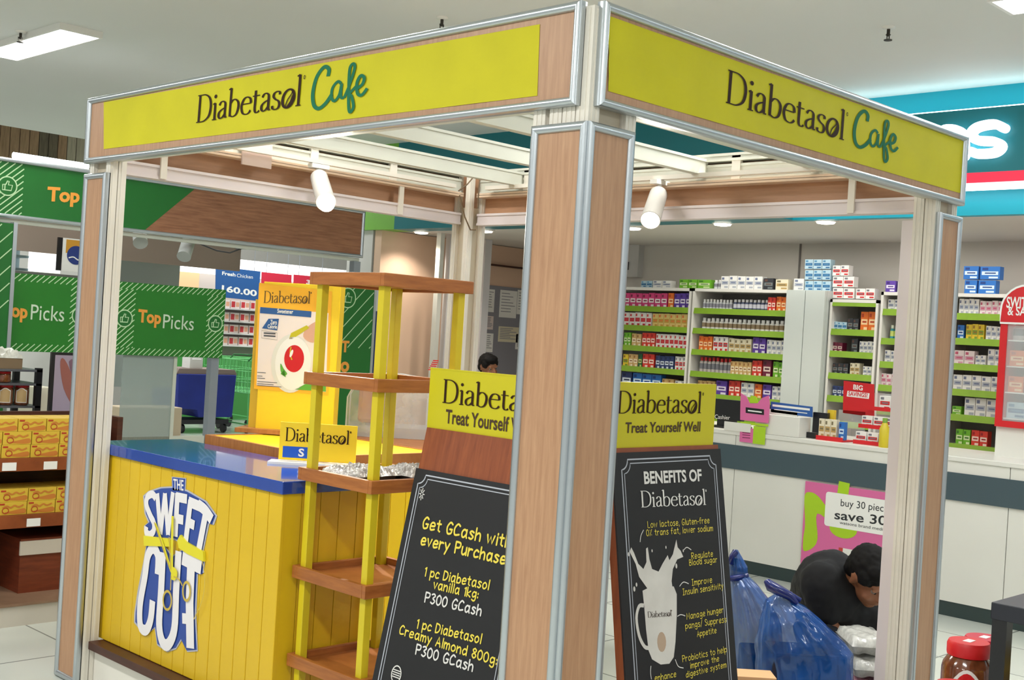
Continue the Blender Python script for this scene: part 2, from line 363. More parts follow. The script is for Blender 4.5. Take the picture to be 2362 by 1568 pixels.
struct('ceiling_far', MB().box((-8, 9.75, 4.3), (18, 18, 4.4)), CEILM)
struct('trim_1', MB().box((-8, 9.7, 3.5), (9, 9.75, 4.3)), CEILM)
slw = MB()
for i in range(150):
    x = -3+i*.11; slw.mi = random.choice((0, 0, 1, 2)); slw.box((x, 11.4, 2.9), (x+.1, 11.46+random.random()*.03, 4.3))
struct('trim_2', slw, [wood('slat_brown', (136, 108, 84), (186, 152, 120), (1, 1, 12)), wood('slat_dark', (90, 82, 70), (130, 116, 98), (1, 1, 12)), wood('slat_grey', (160, 152, 136), (196, 186, 164), (1, 1, 12))])
struct('wall_far', MB().box((-8, 16, 0), (18, 16.1, 4.3)), mat('far_wall', (196, 196, 190), .8))
# pharmacy shell
PW = mat('pharmacy_wall', (208, 204, 196), .7, noise=.03, nscale=1)
struct('wall_pharmacy_back', MB().box((6.75, -5, 0), (6.85, 5.45, 2.56)), PW)
struct('trim_3', MB().box((6.74, 3.44, 2.09), (6.752, 3.455, 2.5)), mat('panel_joint', (120, 116, 112), .7))
struct('wall_pharmacy_recess', MB().box((6.85, 5.35, 0), (7.35, 5.45, 2.56)).box((7.3, 5.45, 0), (7.4, 7.0, 2.56)), PW)
struct('wall_pharmacy_side', MB().box((4.96, 6.9, 0), (7.3, 7.0, 2.495)), mat('peach_wall', (222, 190, 164), .7))
struct('ceiling_pharmacy', MB().box((5.145, -5, 2.5), (7.4, 7.4, 2.56)), mat('soffit_paint', (206, 202, 196), .8))
struct('wall_pharmacy_fascia', MB().box((5.06, -5, 2.492), (5.14, 2.5, 3.3)), CYAN)
struct('trim_4', MB().box((4.92, 2.5, 2.492), (5.14, 6.68, 3.3)), TEAL)
struct('wall_market_fascia', MB().box((4.92, 6.68, 2.492), (5.14, 9.4, 3.3)), mat('leaf_green_board', (122, 188, 70), .45))
struct('wall_market_end', MB().box((4.95, 7.02, 0), (5.2, 7.4, 2.495)), mat('pale_end_wall', (206, 206, 202), .7))
# sign board standing proud of the cyan wall, LED strips behind it
sg = thing('shop_sign', 'long teal pharmacy sign board with white lit letters above the counter', 'sign', (4.92, .8, 2.66))
MB().box((4.9, -5, 2.735), (4.98, 2.48, 3.13)).build('sign_board', TEAL, sg)
MB().box((4.9, -5, 2.672), (4.97, 2.48, 2.735)).build('red_stripe', REDST, sg)
MB().box((4.895, -5, 2.645), (4.97, 2.48, 2.671)).build('white_stripe', mat('lit_white_edge', (236, 250, 255), .4, emit=.5), sg)
MB().box((4.93, -4.9, 3.132), (4.965, 2.45, 3.142)).build('led_strip', LED, sg)
MB().box((4.93, -4.9, 2.632), (4.96, 2.45, 2.644)).build('led_strip', LED, sg)
pl = Plane((4.9, 0, 0), (0, -1, 0), (0, 0, 1)); px = pl.px
lt = MB(); q = [px(*p) for p in ((2322,298),(2300,289),(2262,296),(2247,312),(2262,326),(2300,329),(2316,340),(2300,354),(2262,357),(2248,352))]
ribbon(lt, pl, smooth(q, 6), .027, .01, round_=True, thick=.05)
q = [px(*p) for p in ((2176,362),(2178,310),(2200,300),(2226,312),(2230,362))]
ribbon(lt, pl, smooth(q, 6), .027, .01, round_=True, thick=.05)
lt.build('sign_letters', LETT, sg)
# slim uprights of the pharmacy end, seen either side of the back post
for k, (a, b, mt) in enumerate(((1008, 1017, 'pale_upright'), (1030, 1046, 'lilac_upright'), (1112, 1127, 'lilac_upright'))):
    p, q = at(a, 700, 1, 6.5), at(b, 700, 1, 6.5); struct('trim_%d' % (k+5), MB().box((p.x, 6.5, 0), (q.x, 6.56, 2.5)), mat(mt, (206, 204, 206) if k else (214, 214, 206), .4))
# recessed downlights of the pharmacy soffit
DL = None
for i, (p, where) in enumerate(zip(((848,535),(972,533),(1120,530),(1460,523),(1667,513),(1905,508)),
    ('beside the green fascia at the far left','above the peach side wall','in the gap right of the pale back post','just left of the right track spotlight','over the middle of the first shelf unit','nearest the right post of the booth'))):
    a = at(p[0], p[1], 2, 2.5)
    d = thing('downlight', 'round lit soffit downlight '+where, 'light', (a.x, a.y, 2.5), group='pharmacy downlights')
    MB().lathe((a.x, a.y, 0), [(.085, 2.5), (.085, 2.494), (.07, 2.488)], 24).build('trim_ring', LAMPW, d)
    MB().lathe((a.x, a.y, 0), [(.066, 2.489), (.06, 2.478), (.02, 2.472)], 24).build('lamp_face', mat('downlight_glow', (255, 244, 226), .5, emit=7), d)
    if a.y < 6.9:
        l = bpy.data.lights.new('downlight_beam', 'SPOT'); l.energy = 34; l.spot_size = 2.3; l.spot_blend = .6; l.color = (1, .9, .78); l.shadow_soft_size = .05
        o = bpy.data.objects.new('downlight_beam', l); C.objects.link(o); o.location = (a.x, a.y, 2.46)
area((6.0, 1.6, 2.47), 5, .3, 26, (1, .96, .9), (0, 0, math.pi/2), 'shelf_row_light')
# ceiling troffers and sprinklers
names = {(1.035, 5.74): 'lit rectangular ceiling light at the upper left, above the far booth', (3.325, -.255): 'lit rectangular ceiling light cut by the top right corner'}
for x, y, z in TROF:
    lb = names.get((x, y), 'lit rectangular ceiling light out of view, in the rows or added to brighten booth and market')
    t = thing('ceiling_light', lb, 'light', (x, y, z), group='ceiling lights')
    f = MB()
    for a, b in (((-.14,-.62),(.14,-.6)), ((-.14,.6),(.14,.62)), ((-.14,-.6),(-.125,.6)), ((.125,-.6),(.14,.6))): f.box((x+a[0], y+a[1], z-.04), (x+b[0], y+b[1], z))
    f.build('frame', LAMPW, t); MB().box((x-.125, y-.6, z-.015), (x+.125, y+.6, z-.001)).build('diffuser', TROFG, t)
for p, wh in (((1020,40),'above the left fascia sign'), ((2050,62),'above the right fascia sign'), ((48,72),'beside the lit ceiling light at the upper left')):
    a = at(p[0], p[1], 2, 3.3)
    s = thing('sprinkler_head', 'small ceiling sprinkler head '+wh, 'sprinkler', (a.x, a.y, 3.3), group='ceiling sprinklers')
    MB().lathe((a.x, a.y, 0), [(.035, 3.3), (.033, 3.292), (.012, 3.288)], 16).build('escutcheon', LAMPW, s)
    MB().lathe((a.x, a.y, 0), [(.009, 3.29), (.009, 3.262), (.014, 3.258), (.006, 3.25)], 10).obox((a.x-.014, a.y, 3.262), (a.x-.01, a.y, 3.232), .004, .004).obox((a.x+.014, a.y, 3.262), (a.x+.01, a.y, 3.232), .004, .004).lathe((a.x, a.y, 0), [(.022, 3.232), (.022, 3.228)], 14).build('deflector', mat('sprinkler_metal', (70, 66, 60), .4, .6), s)
# ================================================================ THE BOOTH
LY, WX, ZB, ZT, ZP = 2.82, 2.25, 2.177, 2.45, 2.13
PF = 0.0
bt = thing('mall_booth', 'open white-framed mall booth with wood-clad corner columns on the tiled floor', 'booth', (1.1, 1.4, 0))
SWH = PAINTW
def column(x0, y0, x1, y1, z0=0, z1=ZT-.01, em=.052):
    m = MB(); e = min(em, (x1-x0)/2-.002, (y1-y0)/2-.002)
    for a in (x0, x1-e):
        for b in (y0, y1-e):
            m.box((a, b, z0), (a+e, b+e, z1-.002*(a > x0)-.003*(b > y0)))
            for g in ((.016, .034) if e > .036 else (.016,)):                      # grooves of the profile read as thin raised lips
                m.box((a-.002, b+g-.004, z0+.004), (a+e+.002, b+g+.004, z1-.006)); m.box((a+g-.004, b-.002, z0+.003), (a+g+.004, b+e+.002, z1-.007))
    m.mi = 1
    m.box((x0+.02, y0+e, z0), (x0+.024, y1-e, z1-.2)); m.box((x1-.024, y0+e, z0), (x1-.02, y1-e, z1-.2))
    m.box((x0+e, y0+.02, z0), (x1-e, y0+.024, z1-.2)); m.box((x0+e, y1-.024, z0), (x1-e, y1-.02, z1-.2))
    return m.build('corner_post', [SWH, mat('post_infill', (196, 184, 162), .5)], bt)
column(.012, .012, .212, .104); column(.012, .108, .104, .212); column(.012, LY-.19, .086, LY-.012); column(WX-.2, .012, WX-.012, .1); column(WX-.14, LY-.14, WX-.012, LY-.012, em=.034)
MB().box((WX-.19, .102, PF), (WX-.15, .15, 2.1)).build('post_filler', mat('lilac_white_beam', (216, 206, 206), .4), bt)
def snap(pl, a0, b0, a1, b1, wd, th, parent, name='panel_frame'):
    # mitred half-round aluminium snap frame
    m = MB(); prof = [(.0015, -.0165), (0, -.016), (0, th*.55), (wd*.18, th*.9), (wd*.5, th), (wd*.82, th*.8), (wd, th*.3), (wd, 0)]
    cor = [(a0, b0), (a1, b0), (a1, b1), (a0, b1)]; inn = [(1, 1), (-1, 1), (-1, -1), (1, -1)]; m.smooth = True
    for i in range(4):
        j = (i+1) % 4; vs = []
        for c, s in ((cor[i], inn[i]), (cor[j], inn[j])):
            for k, h in prof: vs.append(pl.pt(c[0]+s[0]*k, c[1]+s[1]*k, h))
        n = len(prof); m.add(vs, [(k+1, k, n+k, n+k+1)[::-1] for k in range(n-1)])
    return m.build(name, ALU, parent)
PLX = Plane((0, 0, 0), (0, -1, 0), (0, 0, 1)); PLY = Plane((0, 0, 0), (1, 0, 0), (0, 0, 1))
PLYB = Plane((0, LY, 0), (-1, 0, 0), (0, 0, 1)); PLXB = Plane((WX, 0, 0), (0, 1, 0), (0, 0, 1))
for pl, a0, a1 in ((PLX, -.2, .0), (PLY, .0, .19), (PLX, -LY, -LY+.19), (PLY, WX-.19, WX), (PLXB, .0, .1), (PLYB, -.1, 0)):
    m = MB(); slab(m, pl, [(a0+.004, .02), (a1-.004, .02), (a1-.004, ZP-.004), (a0+.004, ZP-.004)], -.012, 0)
    pn = m.build('column_panel', VENV, bt); snap(pl, a0, .004, a1, ZP, .023, .012, pn)
# ring beams
GREENW = mat('pale_beam', (204, 205, 192), .45, noise=.05, nscale=4)
def beam(p0, p1, z0, z1, th=.04, m=GREENW, name='beam'):
    mb = MB(); h = z1-z0; c = (z0+z1)/2
    mb.obox((p0[0], p0[1], c), (p1[0], p1[1], c), th, h-.006)
    mb.obox((p0[0], p0[1], z0+.006), (p1[0], p1[1], z0+.006), th+.012, .012); mb.obox((p0[0], p0[1], z1-.006), (p1[0], p1[1], z1-.006), th+.012, .012)
    return mb.build(name, m, bt)
for z0, z1 in ((2.182, 2.24), (2.372, 2.44)):
    beam((.04, .21), (.04, LY-.19), z0, z1); beam((.21, .04), (WX-.2, .04), z0, z1)
for (p0, p1) in (((.09, LY-.05), (WX-.14, LY-.05)), ((WX-.05, .1), (WX-.05, LY-.14))):
    beam(p0, p1, 2.146, 2.208, .05, mat('lilac_white_beam', (216, 206, 206), .4)); beam(p0, p1, 2.318, 2.392, .03); 
    beam(p0, p1, 2.296, 2.318, .07, mat('warm_lip', (222, 196, 170), .45)); beam(p0, p1, 2.405, 2.44, .05)
for y in (.62, 1.2, 1.79, 2.37): beam((.06, y), (WX-.06, y), 2.345, 2.418, .03, name='roof_slat')
for x in (.62, 1.1, 1.6):
    m = MB().box((x, LY-.075, 2.31), (x+.045, LY-.055, 2.44)); m.build('beam_bracket', SWH, bt)
for y in (.5, 1.0, 1.7, 2.3): MB().box((WX-.075, y, 2.31), (WX-.055, y+.045, 2.44)).build('beam_bracket', SWH, bt)
for x in (.3, 1.66): MB().box((x, LY-.088, 2.15), (x+.03, LY-.077, 2.31)).build('hanger_strip', SWH, bt)
MB().box((WX-.088, .42, 2.15), (WX-.077, .45, 2.31)).build('hanger_strip', SWH, bt)
# wiring around the back post
def cable(pts, r=.004): 
    return MB().tube(pts, r, 6).build('cable', mat('brown_cable', (110, 90, 66), .6), bt)
b = at(1078, 500, 1, LY-.23)
for q in (((1060,450),(1072,500),(1085,530),(1097,530)), ((1058,440),(1078,425),(1095,405)), ((1108,400),(1104,440),(1102,480))):
    cable([at(a, c, 1, LY-.225) for a, c in q])
# inner wood boards of the two rear fascias, and their outer snap frames
for pl, L in ((PLYB, WX), (PLXB, LY)):
    s = -1 if pl is PLYB else 1
    a0, a1 = (-WX+.03, -.03) if s < 0 else (.03, LY-.03)
    m = MB(); slab(m, pl, [(a0, ZB), (a1, ZB), (a1, ZT), (a0, ZT)], -.02, 0); f = m.build('rear_fascia', INW, bt); snap(pl, a0, ZB, a1, ZT, .022, .014, f)
# ---- the two front fascia signs
def fascia(name, lab, pl, a0, a1, b0, b1, ban, let):
    t = thing(name, lab, 'sign', pl.pt((a0+a1)/2, b0, 0))
    m = MB(); slab(m, pl, [(a0, b0), (a1, b0), (a1, b1), (a0, b1)], -.014, 0); m.build('sign_board', VENV, t)
    snap(pl, a0-.002, b0-.002, a1+.002, b1+.002, .024, .016, t)
    m = MB(); nx, nz = 60, 10; vs = []; c = [pl.px(*p) for p in ban]; rnd = random.Random(3)   # banner: slightly rippled vinyl; corners top-left, top-right, bottom-right, bottom-left
    for j in range(nz+1):
        for i in range(nx+1):
            u, v = i/nx, j/nz
            p = [(c[3][k]*(1-u)+c[2][k]*u)*(1-v)+(c[0][k]*(1-u)+c[1][k]*u)*v for k in (0, 1)]
            ed = min(u*12, (1-u)*12, 1); near = max(0, 1-(u if pl is PLY else 9)*3)
            vs.append(pl.pt(p[0], p[1], .0014+.0009*math.sin(u*37+v*5)*math.sin(v*4+u*9)*ed+.0035*near*abs(math.sin(u*30+v*9))*math.sin(v*math.pi)))
    m.smooth = True; m.add(vs, [(j*(nx+1)+i, j*(nx+1)+i+1, (j+1)*(nx+1)+i+1, (j+1)*(nx+1)+i) for j in range(nz) for i in range(nx)])
    m.build('banner', YELB, t)
    O, E, U, CO, CE, CU = [pl.px(*p) for p in let]
    m = MB(); serif(m, pl, O, (E[0]-O[0], E[1]-O[1]), (U[0]-O[0], U[1]-O[1]), .0034); m.build('brand_lettering', INK, t)
    m = MB(); cafe(m, pl, CO, (CE[0]-CO[0], CE[1]-CO[1]), (CU[0]-CO[0], CU[1]-CO[1]), .0032); m.build('script_lettering', GREENINK, t)
    return t
fascia('fascia_sign', 'yellow cafe fascia sign with dark serif lettering on the left side of the booth', PLX, -LY, -.044, ZB, ZT,
    ((240,236),(1246,56),(1240,221),(240,344)), ((453,284),(697,243),(458,221),(716,256),(850,222),(716,165)))
fascia('fascia_sign', 'yellow-green cafe fascia sign with dark serif lettering on the right side of the booth', PLY, .03, WX, ZB, ZT,
    ((1402,36),(2222,326),(2216,446),(1402,210)), ((1670,236),(1946,324),(1676,160),(1962,336),(2068,355),(1962,250)))
# small blank plate fixed inside the left rear beam
MB().box((.7, LY-.1, 2.27), (.86, LY-.09, 2.40)).build('backing_plate', mat('pinkish_plate', (212, 190, 180), .5), bt)
# ---- track spotlights
def spot(lab, base, tip, bulb, energy):
    t = thing('track_spotlight', lab, 'spotlight', base, group='track spotlights'); base, tip = V(base), V(tip); d = (tip-base-V((0, 0, -.06))).normalized(); h = base+V((0, 0, -.05))
    MB().box((base.x-.05, base.y-.02, base.z-.02), (base.x+.05, base.y+.02, base.z)).build('track_adapter', LAMPW, t)
    MB().tube([base+V((0, 0, -.01)), h], .011, 8).build('stem', LAMPW, t)
    k = h+d*.015; e = tip
    MB().tube([k, k+d*.012, e-d*.01, e], [.03, .042, .045, .047], 24, True).build('lamp_body', mat('lamp_body_white', (176, 172, 164), .45), t)
    MB().tube([e, e+d*.004], [.043, .038], 24).build('lamp_lens', GLOW, t)
    if bulb: MB().ball(e+d*.012, .04, 16, 10).build('bulb', GLOW, t)
    l = bpy.data.lights.new('spot_beam', 'SPOT'); l.energy = energy; l.spot_size = 1.7; l.spot_blend = .7; l.color = (1, .93, .8); l.shadow_soft_size = .03
    o = bpy.data.objects.new('spot_beam', l); C.objects.link(o); o.location = e+d*.065; o.rotation_mode = 'QUATERNION'; o.rotation_quaternion = d.to_track_quat('-Z', 'Y')
b = at(735, 384, 1, LY-.13); b.z = 2.3255; e = at(752, 466, 1, LY-.33)
spot('glowing white track spotlight on the left rear beam, lit towards the viewer', b, e, True, 110)
b = at(1522, 428, 0, WX-.12); b.z = 2.3255; e = at(1500, 508, 0, WX-.3)
spot('white track spotlight on the right rear beam, tilted down to the left', b, e, False, 80)
for (p0, p1) in (((.25, LY-.13), (WX-.25, LY-.13)), ((WX-.12, .25), (WX-.12, LY-.25))):
    MB().obox((p0[0], p0[1], 2.338), (p1[0], p1[1], 2.338), .034, .02).build('light_track', SWH, bt)
# ================================================================ INSIDE THE BOOTH
# ---- blue-topped yellow counter with the scissors logo
CX0, CX1, CY0, CY1, CT = .1, .5, 1.40, 2.78, 1.0
CP = .18
ct = thing('service_counter', 'yellow plank-fronted counter with a glossy blue top and a scissors logo', 'counter', (.3, 2.1, 0))
MB().box((CX0-.012, CY0-.012, CT-.045), (CX1+.012, CY1, CT)).build('counter_top', BLUE, ct, .003)
MB().box((CX0+.014, CY0+.014, CP), (CX1-.014, CY1-.014, CT-.045)).build('counter_core', mat('groove_yellow', (150, 112, 18), .6), ct)
m = MB(); y = CY0
while y < CY1-.03:
    e = min(y+.083, CY1); m.box((CX0, y+.0015, CP+.002), (CX0+.013, e-.0015, CT-.046)); y = e
m.build('front_planks', YEL, ct, .003)
m = MB(); x = CX0
while x < CX1-.02:
    e = min(x+.083, CX1); m.box((x+.0015, CY0, CP+.002), (e-.0015, CY0+.013, CT-.046)); x = e
m.box((CX0+.0002, CY0-.0006, CP+.003), (CX0+.014, CY0+.0012, CT-.0465))
m.build('side_planks', YEL, ct, .003)
MB().box((CX0-.03, CY0+.01, 0), (CX1-.02, 2.625, .148)).build('plinth', mat('white_plinth', (226, 222, 212), .45), ct); MB().box((CX0-.06, CY0-.01, .148), (CX1, 2.625, CP)).build('plinth_edge', DARKW, ct)
LP = Plane((CX0-.001, 0, 0), (0, -1, 0), (0, 0, 1))
def lz(a, b): return LP.px(280+a/3.5625, 1080+b/3.5625)
def lpoly(m, pts, d, sm=False):
    p = [lz(*q) for q in pts]; slab(m, LP, smooth(p, 4, True)[::-1] if sm else p[::-1], 0, d)
LW = mat('logo_white', (228, 224, 226), .45); LB = mat('logo_blue', (40, 70, 150), .45); LR = mat('logo_lime', (220, 208, 40), .45); LG = mat('logo_outline_grey', (176, 176, 186), .5)
k = abs(lz(100, 0)[0]-lz(0, 0)[0])/100    # metres per picture unit
lg = MB()
A = [(192,232),(235,195),(330,165),(430,160),(540,190),(690,275),(775,390),(748,462),(712,448),(668,668),(555,640),(440,575),(205,552),(200,470),(235,440),(205,370)]
B = [(212,636),(352,640),(420,730),(505,676),(680,760),(668,868),(622,868),(604,1200),(622,1490),(540,1496),(492,1400),(450,1472),(380,1496),(300,1440),(282,1300),(205,1366),(118,1260),(122,1180),(150,1000),(190,780)]
def grow(p, g):
    cx = sum(q[0] for q in p)/len(p); cy = sum(q[1] for q in p)/len(p)
    return [(x+g*(x-cx)/math.hypot(x-cx, y-cy), y+g*(y-cy)/math.hypot(x-cx, y-cy)) for x, y in p]
lg.mi = 0; lpoly(lg, grow(A, 14), .0012); lpoly(lg, grow(B, 14), .0014)
lpoly(lg, [(415,68),(535,80),(528,190),(420,185)], .0013)
lg.mi = 1; lpoly(lg, A, .002); lpoly(lg, B, .0022); lpoly(lg, [(422,74),(528,86),(522,185),(426,180)], .002)
lg.build('logo_backing', [LG, LB], ct)
lg = MB()
_n = [0]
def ls(pts, h, d, sm=True, r=False):
    _n[0] += 1; d += .00012*_n[0]
    p = [lz(*q) for q in pts]; ribbon(lg, LP, smooth(p, 5) if sm else p, h*k*.76, d, round_=r)
D = .004
for pts, h, sm in (([(290,245),(262,212),(222,235),(214,300),(245,385),(275,450),(272,515),(240,545),(212,520),(214,478)], 20, True),
    ([(302,205),(330,540)], 20, False), ([(330,540),(366,205)], 18, False), ([(366,205),(392,545)], 19, False), ([(392,545),(432,195)], 18, False),
    ([(470,205),(452,560)], 22, False), ([(458,232),(548,252)], 24, False), ([(462,410),(518,424)], 24, False),
    ([(578,262),(538,600)], 22, False), ([(562,272),(655,312)], 26, False), ([(556,440),(610,468)], 24, False),
    ([(640,296),(700,345),(752,420)], 28, True), ([(705,360),(648,660)], 24, False)): ls(pts, h, D, sm)
for pts, h, sm in (([(308,870),(312,720),(272,655),(228,720),(205,880),(165,1120),(168,1290),(215,1325),(252,1240),(268,1085)], 28, True),
    ([(352,690),(338,1000),(322,1280),(350,1425),(400,1440),(448,1310),(462,1000),(482,680)], 30, True),
    ([(512,735),(668,815)], 34, False), ([(585,770),(572,1100),(578,1476)], 36, False), ([(512,1230),(560,1235)], 26, False)): ls(pts, h, D+.0003, sm)
vs = text(lg, LP, 'THE', 0, 0, 1, 1, .02, tf=lambda q: tuple(lz(432+84*q[0], 172-88*q[1]+12*q[0])[i] for i in (0, 1)), d=.003)
lg.build('logo_letters', LW, ct)
lg = MB(); D = .0105
lpoly(lg, [(200,552),(402,575),(418,642),(204,634)], D); lpoly(lg, [(478,590),(502,545),(560,610),(690,682),(694,764),(560,700),(490,652)], D)
ls([(302,450),(360,610),(432,830),(462,880)], 10, D+.0004, True); ls([(446,390),(440,640),(440,830)], 11, D+.0004, False)
ls([(430,820),(470,850),(462,890),(432,880)], 16, D+.0006)
lg.build('logo_ribbon', LR, ct)
lg = MB()
for pts in ([(435,880),(430,1000)], [(456,886),(500,910),(528,960)], [(296,440),(420,810)], [(432,830),(420,560)]): ls(pts, 4, D+.001, True)
for c, rx, ry in (((398,1082), 34, 76), ((556,1008), 30, 76)):
    for h, o, dd in ((9, 0, .0006),): ribbon(lg, LP, [lz(c[0]+rx*math.cos(t*.314), c[1]+ry*math.sin(t*.314)) for t in range(20)], 5*k, D+dd, True)
ls([(690,760),(712,900),(690,1080),(622,1235)], 3, D)
lg.build('logo_scissors', mat('scissors_line', (196, 170, 70), .5), ct)
# ---- shelf rack
rk = thing('display_rack', 'tall narrow yellow open rack with brown wooden shelves beside the counter', 'shelf rack', (.37, 1.18, PF))
RX0, RX1, RY0, RY1 = .16, .54, .99, 1.37
zs = [.06, .375, .685, 1.03, 1.365, 1.715]
for a in (RX0+.006, RX1-.036):
    for b in (RY0+.006, RY1-.036): MB().box((a, b, PF), (a+.03, b+.03, zs[-1]-.01)).build('rack_post', mat('lemon_paint', (206, 186, 30), .4, noise=.05), rk, .002)
for z in zs:
    m = MB(); e = .035
    top = z == zs[-1]
    x0, x1, y0, y1 = RX0-.014, RX1+.014, RY0-.014, RY1+.014
    m.box((x0, y0, z-.022), (x1, y0+.018, z+.022)).box((x0, y1-.018, z-.022), (x1, y1, z+.022)).box((x0, y0+.018, z-.022), (x0+.018, y1-.018, z+.022)).box((x1-.018, y0+.018, z-.022), (x1, y1-.018, z+.022))
    m.box((x0+.018, y0+.018, z-.012), (x1-.018, y1-.018, z+(.02 if top else -.002)))
    m.build('rack_shelf', BROWN, rk, .002)
# clear-wrapped trays on the third shelf
def crumple(c, sx, sy, h, seed, n=26):
    rnd = random.Random(seed); m = MB(); vs = []; ph = [rnd.uniform(0, 6.28) for _ in range(12)]
    for j in range(n+1):
        for i in range(n+1):
            u, v = i/n*2-1, j/n*2-1; ed = max(0, 1-max(abs(u), abs(v))**6)
            z = h*ed*(.62+.2*math.sin(u*7+ph[0]+v*5)*math.sin(v*8+ph[1])+.14*math.sin(u*19+ph[2]+v*11)+.13*rnd.uniform(-1, 1))
            vs.append((c[0]+u*sx/2*(1+.05*math.sin(v*9+ph[3])), c[1]+v*sy/2*(1+.05*math.sin(u*8+ph[4])), c[2]+max(z, 0)))
    fs = [(j*(n+1)+i, j*(n+1)+i+1, (j+1)*(n+1)+i+1, (j+1)*(n+1)+i) for j in range(n) for i in range(n)]
    m.add(vs, fs); m.add([V(p) for p in ((c[0]-sx/2, c[1]-sy/2, c[2]), (c[0]+sx/2, c[1]-sy/2, c[2]), (c[0]+sx/2, c[1]+sy/2, c[2]), (c[0]-sx/2, c[1]+sy/2, c[2]))], [(3, 2, 1, 0)])
    return m
WRAP = mat('crinkled_clear_wrap', (190, 188, 184), .12, metal=.3, noise=.45, nscale=60, bump=.4)
for i, (x, y, sx, sy, h, wh) in enumerate(((.30, 1.22, .2, .2, .036, 'nearer the blue counter top'), (.46, 1.14, .13, .17, .042, 'at the right end of the shelf'))):
    t = thing('wrapped_tray', 'crinkled clear-wrapped tray lying on the third rack shelf, '+wh, 'tray', (x, y, 1.028), group='wrapped trays')
    MB().box((x-sx*.42, y-sy*.42, 1.0295), (x+sx*.42, y+sy*.42, 1.043)).build('tray_base', mat('dark_tray', (60, 56, 54), .4), t)
    crumple((x, y, 1.044), sx, sy, h, 20+i).build('plastic_wrap', WRAP, t)
# ---- small tabletop sign on the counter
p0, p1 = at(640, 1064, 2, CT+.012), at(826, 1078, 2, CT+.012)
b0 = p0.copy(); u = (p1-p0); u.z = 0
b0 = V((.42, 1.90, CT+.012)); u = V((.707, -.707, 0))
s = thing('tabletop_sign', 'small yellow standing sign with a blue strip on a white sheet on the counter', 'sign', (.5, 1.8, CT))
pl = Plane(b0, u, (0, 0, 1)); a0, c0 = pl.px(642, 1060); a1, c1 = pl.px(824, 996); a2, c2 = pl.px(640, 972); bb = 0.0; tt = c2
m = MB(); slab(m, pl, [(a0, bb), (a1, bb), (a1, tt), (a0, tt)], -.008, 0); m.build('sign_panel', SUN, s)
m = MB(); w_ = a1-a0; serif(m, pl, (a0+w_*.07, tt*.5), (w_*.84, 0), (0, tt*.36)); m.build('brand_lettering', INK, s)
m = MB(); rect(m, pl, a0+w_*.05, tt*.06, a0+w_*.46, tt*.36); m.mi = 1; text(m, pl, 'S', a0+w_*.255, tt*.1, a0+w_*.33, tt*.32, .03, d=.002); m.build('blue_strip', [mat('royal_blue_print', (20, 84, 190), .4), WHT], s)
c = b0+V((u.x*.16, u.y*.16, 0))
sh = MB(); q = pl.pt(a0-.06, 0, .06); 
sh.add([pl.pt(a0-.03, -.012, .07), pl.pt(a1+.02, -.012, .07), pl.pt(a1+.02, -.012, -.015), pl.pt(a0-.03, -.012, -.015), pl.pt(a0-.03, -.003, .07), pl.pt(a1+.02, -.003, .07), pl.pt(a1+.02, -.003, -.015), pl.pt(a0-.03, -.003, -.015)],
    [(3,2,1,0),(4,5,6,7),(0,1,5,4),(1,2,6,5),(2,3,7,6),(3,0,4,7)])
sh.build('white_base_sheet', WHT, s)
# ---- rear yellow counters with wood edges
rc = thing('rear_counter', 'yellow counter with a brown wooden edge behind the blue-topped counter', 'counter', (.85, 2.2, PF))
LEDGE = wood('ledge_wood', (156, 96, 44), (190, 126, 66), (10, 1, 10))
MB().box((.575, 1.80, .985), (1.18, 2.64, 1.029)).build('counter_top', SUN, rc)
MB().box((.555, 1.78, .99), (.575, 2.66, 1.032)).box((.575, 1.78, .99), (1.2, 1.8, 1.032)).box((1.18, 1.8, .99), (1.2, 2.66, 1.032)).box((.575, 2.64, .99), (1.18, 2.66, 1.032)).build('wood_edge', LEDGE, rc)
m = MB(); y = 1.8
while y < 2.6: m.box((.58, y+.0015, PF), (.6, y+.0815, .984)); y += .083
x = .6
while x < 1.15: m.box((x+.0015, 1.8, PF), (x+.0815, 1.82, .984)); x += .083
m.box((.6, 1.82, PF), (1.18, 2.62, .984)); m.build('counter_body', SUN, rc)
sc = thing('side_table', 'yellow low side table with a brown rim under the clear cake box', 'table', (1.62, 2.25, PF))
MB().box((1.23, 1.66, .985), (1.95, 2.72, 1.03)).build('table_top', BROWN, sc, .003)
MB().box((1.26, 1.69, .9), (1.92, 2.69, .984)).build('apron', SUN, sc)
for a in (1.27, 1.85):
    for b in (1.7, 2.62): MB().box((a, b, PF), (a+.06, b+.06, .9)).build('leg', YEL, sc, .003)
MB().box((1.27, 1.74, .5), (1.91, 2.64, .53)).build('lower_shelf', mat('white_shelf', (240, 234, 220), .5), sc)
# ---- poster display
ds = thing('poster_display', 'tall yellow countertop display board with a red tea cup poster', 'display board', (1.0, 2.5, 1.03))
O = at(588, 998, 2, 1.03); E = at(766, 1010, 2, 1.03); U = E-O; U.z = 0; pl = Plane((O.x, O.y, 1.0335), U, (0, 0, 1)); wd = U.length; px = pl.px
ht = px(590, 648)[1]
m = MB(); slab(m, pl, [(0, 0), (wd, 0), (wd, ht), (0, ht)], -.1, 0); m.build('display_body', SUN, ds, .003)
m = MB(); O2 = pl.pt(-.035, 0, -.1); slab(m, pl, [(-.04, 0), (0, 0), (0, ht*.88), (-.04, ht*.88)], -.14, -.02); m.build('side_wing', mat('mustard_board', (214, 178, 40), .5), ds)
m = MB(); slab(m, pl, [(-.08, -.0), (wd+.02, 0), (wd+.02, .02), (-.08, .02)], -.16, .06); m.build('base_board', LEDGE, ds)
pw = px(757, 700)[0]; 
m = MB(); c = [px(586,896), px(757,912), px(766,672), px(598,652)]
m.mi = 0; poly(m, pl, c, .002)
